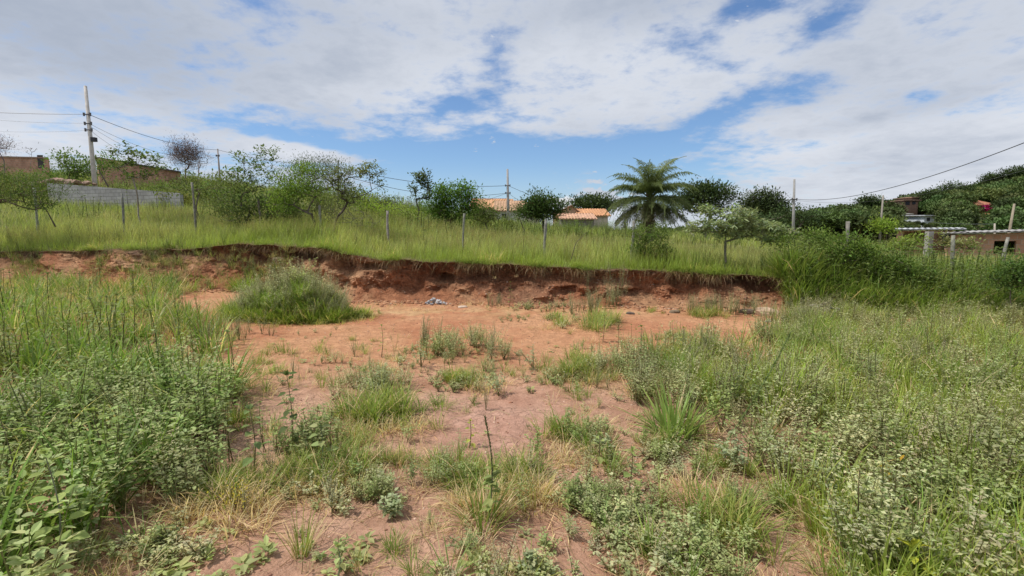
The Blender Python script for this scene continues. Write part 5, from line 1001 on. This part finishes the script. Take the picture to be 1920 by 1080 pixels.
w = Geo(); box(w, (0, 0, 0), (.5, .06, 1.2), (.06, .05, .05)); o = w.obj('window', M_dark, r); o.location = tuple(P(76, 303, 45.97)-np.array(r.location))
# gabled tiled houses, centre
OR = (.46, .29, .18); PK = (.55, .33, .22)
def gable(name, label, pxl, pxr, pye, pyr, Y, depth, ridge='x', wcol=(.42, .40, .37), tcol=OR, wins=(), yaw=0.0, wmat=None, rx=.5, basepy=415):
    """house at depth Y between two directions: eaves at pye, ridge at pyr; ridge along x (roof slope faces us) or y (gable faces us)"""
    L, Rr = P(pxl, pye, Y), P(pxr, pye, Y); ze = L[2]; zr = P(pxl, pyr, Y+(depth/2 if ridge == 'x' else 0))[2]; x0, x1 = L[0], Rr[0]; W_ = x1-x0; cx = (x0+x1)/2
    zb = float(min(height(x0, Y), height(x1, Y)))-.6; r = empty(name, (cx, Y, zb+.6), label, 'house'); r.rotation_euler = (0, 0, yaw); g = Geo(); hw = W_/2; z0 = -.6; e = ze-zb-.6; rr = zr-zb-.6
    def q(V, f): g.add(V, f, wcol)
    if ridge == 'x': V = [(-hw, 0, z0), (hw, 0, z0), (hw, depth, z0), (-hw, depth, z0), (-hw, 0, e), (hw, 0, e), (hw, depth, e), (-hw, depth, e), (-hw, depth/2, rr), (hw, depth/2, rr)]; q(V, [np.array([(0, 1, 5, 4), (1, 2, 6, 5), (2, 3, 7, 6), (3, 0, 4, 7)]), np.array([(4, 8, 7), (5, 6, 9)])])
    else: xr = -hw+W_*rx; V = [(-hw, 0, z0), (hw, 0, z0), (hw, depth, z0), (-hw, depth, z0), (-hw, 0, e), (hw, 0, e), (hw, depth, e), (-hw, depth, e), (xr, 0, rr), (xr, depth, rr)]; q(V, [np.array([(0, 1, 5, 4), (1, 2, 6, 5), (2, 3, 7, 6), (3, 0, 4, 7)]), np.array([(4, 5, 8), (6, 7, 9)])])
    g.obj('wall', wmat or M_plas, r); o = .35; rb = lambda s: max(3, int(s/.3)); loc = np.array(r.location)
    def roofpart(cs, n):
        par = bpy.data.objects.new('tmp', None); par.location = (0, 0, 0); ob = slabroof(par, cs, .1, M_tile, tcol, ribs=n, tiles=True); ob.parent = r; bpy.data.objects.remove(par); return ob
    if ridge == 'x': sl = (rr-e)/(depth/2); roofpart([(-hw-o, -o, e-o*sl+.06), (hw+o, -o, e-o*sl+.06), (hw+o, depth/2, rr+.06), (-hw-o, depth/2, rr+.06)], rb(W_)); roofpart([(hw+o, depth+o, e-o*sl+.06), (-hw-o, depth+o, e-o*sl+.06), (-hw-o, depth/2+.02, rr+.06), (hw+o, depth/2+.02, rr+.06)], rb(W_))
    else:
        sl = (rr-e)/(W_*rx); sr = (rr-e)/(W_*(1-rx)); roofpart([(-hw-o, depth+o, e-o*sl+.06), (-hw-o, -o, e-o*sl+.06), (xr, -o, rr+.06), (xr, depth+o, rr+.06)], rb(depth)); roofpart([(hw+o, -o, e-o*sr+.06), (hw+o, depth+o, e-o*sr+.06), (xr+.02, depth+o, rr+.06), (xr+.02, -o, rr+.06)], rb(depth))
    for (u, z, w_, h_) in wins: wg = Geo(); box(wg, (0, 0, 0), (w_, .06, h_), (.035, .035, .04)); wo_ = wg.obj('window', M_dark, r); wo_.location = (-hw+W_*u, -.01, z)
    return r
gable('tiled_house', 'orange tiled house at the back left of the centre group', 884, 948, 388, 373, 74, 8, 'x', (.45, .30, .22), (.42, .20, .11))
gable('tiled_house', 'house with a bright orange roof beside the centre pole', 900, 958, 389, 374, 68, 6, 'x', (.42, .36, .32), (.54, .30, .16))
gable('tiled_house', 'orange roofed house with a whitish wall in front of the centre group', 930, 984, 394, 377, 62, 7, 'x', (.50, .49, .47), OR, wins=[(.28, 1.5, .6, .8)])
gable('tiled_house', 'pale tiled roof half hidden behind the rounded tree', 968, 1012, 388, 380, 70, 6, 'x', (.5, .45, .4), (.66, .34, .15))
gable('tiled_house', 'house with a bare tan gable wall right of the rounded tree', 1046, 1086, 398, 386, 66, 8, 'y', (.50, .36, .24), (.42, .24, .16), rx=.62)
gable('tiled_house', 'low house with a broad pinkish tiled roof in front of the tan gable', 1054, 1114, 410, 401, 58, 6, 'x', (.22, .20, .18), PK)
gable('tiled_house', 'house with an uneven orange tiled roof at the right of the centre group', 1088, 1140, 404, 392, 64, 8, 'x', (.55, .48, .40), (.55, .28, .14))
# low brick sheds on the right
def shed(p0, p1, zt0, zt1, holes, label, roofcol, over, rmat, dz_=(0, 0)):
    zb = float(min(height(p0[0], p0[1]), height(p1[0], p1[1])))-.5; c0 = (np.array(p0)+np.array(p1))/2; r = empty('brick_shed', (c0[0], c0[1], float(height(c0[0], c0[1]))), label, 'shed')
    wallseg(r, p0, p1, zb, zt0, zt1, .15, M_brick, holes=holes); d = np.array(p1[:2])-np.array(p0[:2]); d /= np.linalg.norm(d); nrm = np.array((-d[1], d[0]))
    A_, B_ = np.array((*p0[:2], zt0)), np.array((*p1[:2], zt1)); bk1 = B_+np.array((B_[0]*4/B_[1], 4, .1)); bk0 = A_+np.array((A_[0]*4/A_[1], 4, .1))
    wallseg(r, B_+np.array((*nrm*.15, 0)), bk1, zb, zt1, zt1, .15, M_brick); wallseg(r, bk0, bk1, zb, zt0, zt1, .15, M_brick)
    u = np.array((0, 0, .09)); slabroof(r, [A_-np.array((*nrm*over, 0))-np.array((*d*.3, 0))+u, B_-np.array((*nrm*over, 0))+np.array((*d*.3, 0))+u, bk1+u+np.array((*d*.3, 0)), bk0+u-np.array((*d*.3, 0))], .05, rmat, roofcol, ribs=int(np.linalg.norm((B_-A_)[:2])/.18))
    return r
a_, b_ = P(1685, 433, 23), P(1790, 432, 22.4); h0 = a_[2]
shed(a_, b_, a_[2], b_[2], [(.2, 1.15, a_[2]-.35, a_[2]-.03)], 'brick shed with a white sheet roof and an open gap under it', (.50, .51, .53), .3, M_metal)
pil = Geo(); q = P(1743, 434, 21.6); box(pil, (0, 0, 0), (.22, .22, 1.9), (.36, .34, .32)); tag(pil.obj('concrete_pillar', M_conc, loc=(q[0], q[1], q[2]-.95)), 'grey concrete pillar between the two brick sheds', 'pillar')
a_, b_ = P(1775, 440, 21.0), P(2010, 433, 19.2); zt0 = a_[2]; 
u_ = lambda px: float(abs((P(px, 440, 20.4)[0]-a_[0])))
r = shed(a_, b_, a_[2]-.02, b_[2]-.02, [(u_(1868), u_(1898), a_[2]-.80, a_[2]-.26)], 'long low brick shed with a grey sheet roof at the right edge', (.36, .34, .31), .35, M_metal)
w = Geo(); box(w, (0, 0, 0), (.3, .05, .35), (.03, .03, .035)); o = w.obj('window', M_dark, r); o.location = tuple(P(1774, 445, 20.9)-np.array(r.location))
# houses on the hill
def farhouse(px, py, Y, w, h, label, wc, rc, mat, wins=(), lean=0, roof=.18):
    q = P(px, py, Y); s = Y/F; W_, H_ = w*s, h*s; r = empty('hill_house', (q[0], Y, q[2]-H_/2), label, 'house'); g = Geo(); box(g, (0, 2.5, H_/2-2), (W_, 5, H_+4), wc); g.obj('wall', mat, r)
    rg = Geo(); V = np.array([(-W_/2-.4, -.5, H_+.02), (W_/2+.4, -.5, H_+.02+lean), (W_/2+.4, 5.4, H_+roof*5+lean), (-W_/2-.4, 5.4, H_+roof*5)]); V = np.concatenate([V, V+np.array((0, 0, .18))]); rg.add(V, np.array([(3, 2, 1, 0), (4, 5, 6, 7), (0, 1, 5, 4), (1, 2, 6, 5), (2, 3, 7, 6), (3, 0, 4, 7)]), rc); rg.obj('roof', M_tile, r)
    for (u, v, ww, hh) in wins: wg = Geo(); box(wg, (0, 0, 0), (ww, .1, hh), (.05, .05, .06)); o = wg.obj('window', M_dark, r); o.location = ((u-.5)*W_, -.03, H_*v)
    return r
farhouse(1708, 381, 118, 26, 9, 'two-level brick house high on the ridge of the hill', (.30, .18, .13), (.28, .18, .13), M_plas, [(.25, .5, 1, .8), (.7, .55, .8, .7)], roof=.0)
farhouse(1716, 374, 121, 13, 6, 'upper brick block behind the ridge house', (.34, .21, .15), (.38, .26, .18), M_plas, roof=.02)
r = farhouse(1846, 392, 100, 34, 12, 'red-brown brick house with magenta flowers among the hill trees', (.33, .17, .10), (.40, .17, .10), M_plas, [(.4, .5, .8, .8)], roof=.32)
fl_ = Geo(); n = 160; leaves(fl_, rng.normal(0, 1, (n, 3))*np.array((1.1, .3, .35)), rng.normal(0, 1, (n, 3)), .4, .3, jit((.55, .04, .25), n, .3), .1); tag(fl_.obj('flowering_creeper', M_far, None, P(1850, 390, 99.3)), 'magenta flowering creeper on the front of the hill house', 'creeper')
farhouse(1748, 412, 92, 30, 13, 'small white house with two windows at the foot of the hill', (.68, .74, .82), (.50, .52, .55), M_plas, [(.25, .55, .55, .55), (.72, .58, .55, .55)], roof=.05)
farhouse(1914, 418, 88, 22, 6, 'low house with an orange roof at the right edge of the hill', (.40, .2, .12), (.55, .2, .1), M_plas, roof=.3)
farhouse(1700, 405, 104, 12, 5, 'tiny pale roofed hut between the hill trees', (.40, .38, .33), (.48, .46, .42), M_plas, roof=.1)

# ------------------------------------------------------------------ utility poles and cables
def pole(px, pyt, pxb, pyb, Y, label, r=.13, col=(.42, .39, .36), bands=(), box_=None, name='utility_pole'):
    t, b = P(px, pyt, Y), P(pxb, pyb, Y); zb = min(float(height(b[0], Y)), b[2])-.2; k = (zb-t[2])/(b[2]-t[2]); b = t+(b-t)*k
    r_ = empty(name, b, label, 'utility pole'); g = Geo(); tube(g, [(0, 0, 0), (t-b)*.5, t-b], [r*1.25, r, r*.72], col, 8); g.obj('shaft', M_conc, r_, smooth=True)
    for py in bands:
        q = (P(px, py, Y)-b); f = (P(px, py, Y)[2]-b[2])/(t[2]-b[2]); c = (t-b)*f; w = Geo(); tube(w, [c+np.array((-r*1.7, -.08, 0)), c+np.array((r*1.7, -.08, 0))], .04, (.07, .07, .08), 6); tube(w, [c+np.array((-r*1.7, -.08, -.1)), c+np.array((-r*1.7, -.08, .1))], [.05, .06], (.1, .09, .09), 6); tube(w, [c+np.array((r*1.7, -.08, -.1)), c+np.array((r*1.7, -.08, .1))], [.05, .06], (.1, .09, .09), 6); w.obj('insulator', M_metal, r_)
    if box_: f = (P(px, box_, Y)[2]-b[2])/(t[2]-b[2]); w = Geo(); c = (t-b)*f+np.array((r+.14, -.05, 0)); box(w, c, (.26, .22, .26), (.03, .03, .035)); w.obj('meter_box', M_dark, r_)
    return t, b
pole(160, 161, 177, 335, 31, 'tall pale concrete pole with a black box on the left slope', .115, (.52, .48, .44), (215, 232, 244), 262)
pole(408, 279, 412, 330, 52, 'thin distant pole beside the leafless trees', .09, (.34, .30, .28), (292,))
pole(951.5, 317, 953, 410, 48, 'grey pole in front of the centre tiled houses', .13, (.36, .34, .33), (348, 362))
pole(1489.5, 336, 1487, 440, 40, 'pole with a pale base standing right of the domed tree', .11, (.33, .32, .31), (374,))
pole(1656, 366, 1652, 415, 62, 'plain wooden pole in front of the wooded hill', .12, (.30, .27, .23))
pole(1902, 382, 1893, 432, 36, 'leaning wooden pole behind the long shed at the right edge', .09, (.32, .27, .2))
pole(1865, 419, 1865, 436, 30, 'short stub pole just above the roof of the long shed', .06, (.40, .36, .3))
pole(634, 300, 634, 340, 40, 'thin dark pole top showing behind the crooked tree', .07, (.12, .11, .11))
def cable(a, b, sag, label, r=.014, n=24):
    a, b = P(*a), P(*b); t = np.linspace(0, 1, n)[:, None]; p = a*(1-t)+b*t; p[:, 2] -= sag*4*(t*(1-t))[:, 0]; m = (a+b)/2; g = Geo(); tube(g, p-m, r, (.05, .05, .055), 4); tag(g.obj('power_cable', M_metal, loc=m), label, 'cable')
cable((-120, 204, 30), (165, 214, 31), .1, 'thick cable running left from the top of the tall concrete pole', .013)
cable((-120, 214, 30), (168, 231, 31), .15, 'thin cable below the thick one left of the tall concrete pole', .006)
cable((-120, 238, 30), (168, 244, 31), .2, 'lowest thin cable left of the tall concrete pole', .005)
cable((165, 214, 31), (409, 281, 52), .5, 'thick cable falling right from the tall pole to the thin distant pole', .017)
cable((168, 232, 31), (409, 290, 52), 1.0, 'middle cable between the tall pole and the thin distant pole', .010)
cable((168, 236, 31), (409, 292, 52), 1.5, 'sagging lower cable between the tall pole and the thin distant pole', .009)
cable((168, 244, 31), (409, 294, 52), 2.0, 'lowest slack cable between the tall pole and the thin distant pole', .009)
cable((409, 281, 52), (634, 313, 42), .3, 'cable from the thin distant pole to behind the crooked tree', .018)
cable((634, 313, 42), (951, 348, 48), .6, 'upper cable running into the centre pole from the left', .020)
cable((634, 325, 42), (951, 362, 48), .9, 'lower cable running into the centre pole from the left', .018)
cable((880, 382, 60), (951, 362, 48), .1, 'short service cable from the houses up to the centre pole', .014)
cable((953, 348, 48), (1075, 378, 66), .5, 'upper cable leaving the centre pole to the right', .018)
cable((953, 362, 48), (1010, 388, 60), .3, 'lower cable leaving the centre pole to the right', .016)
cable((1489, 373, 40), (1960, 252, 16), .75, 'long cable sweeping up from the right pole out of the frame', .016, 40)
cable((1489, 375, 40), (1960, 308, 22), .8, 'faint lower cable sweeping right from the right pole', .007, 40)
cable((1489, 376, 40), (1560, 398, 50), .3, 'short cable dropping right from the right pole', .012)
cable((1430, 372, 60), (1489, 374, 40), .2, 'short cable reaching the right pole from the left', .014)
cable((1740, 416, 60), (1865, 420, 30), .1, 'pale wire strung to the stub pole above the long shed', .016)
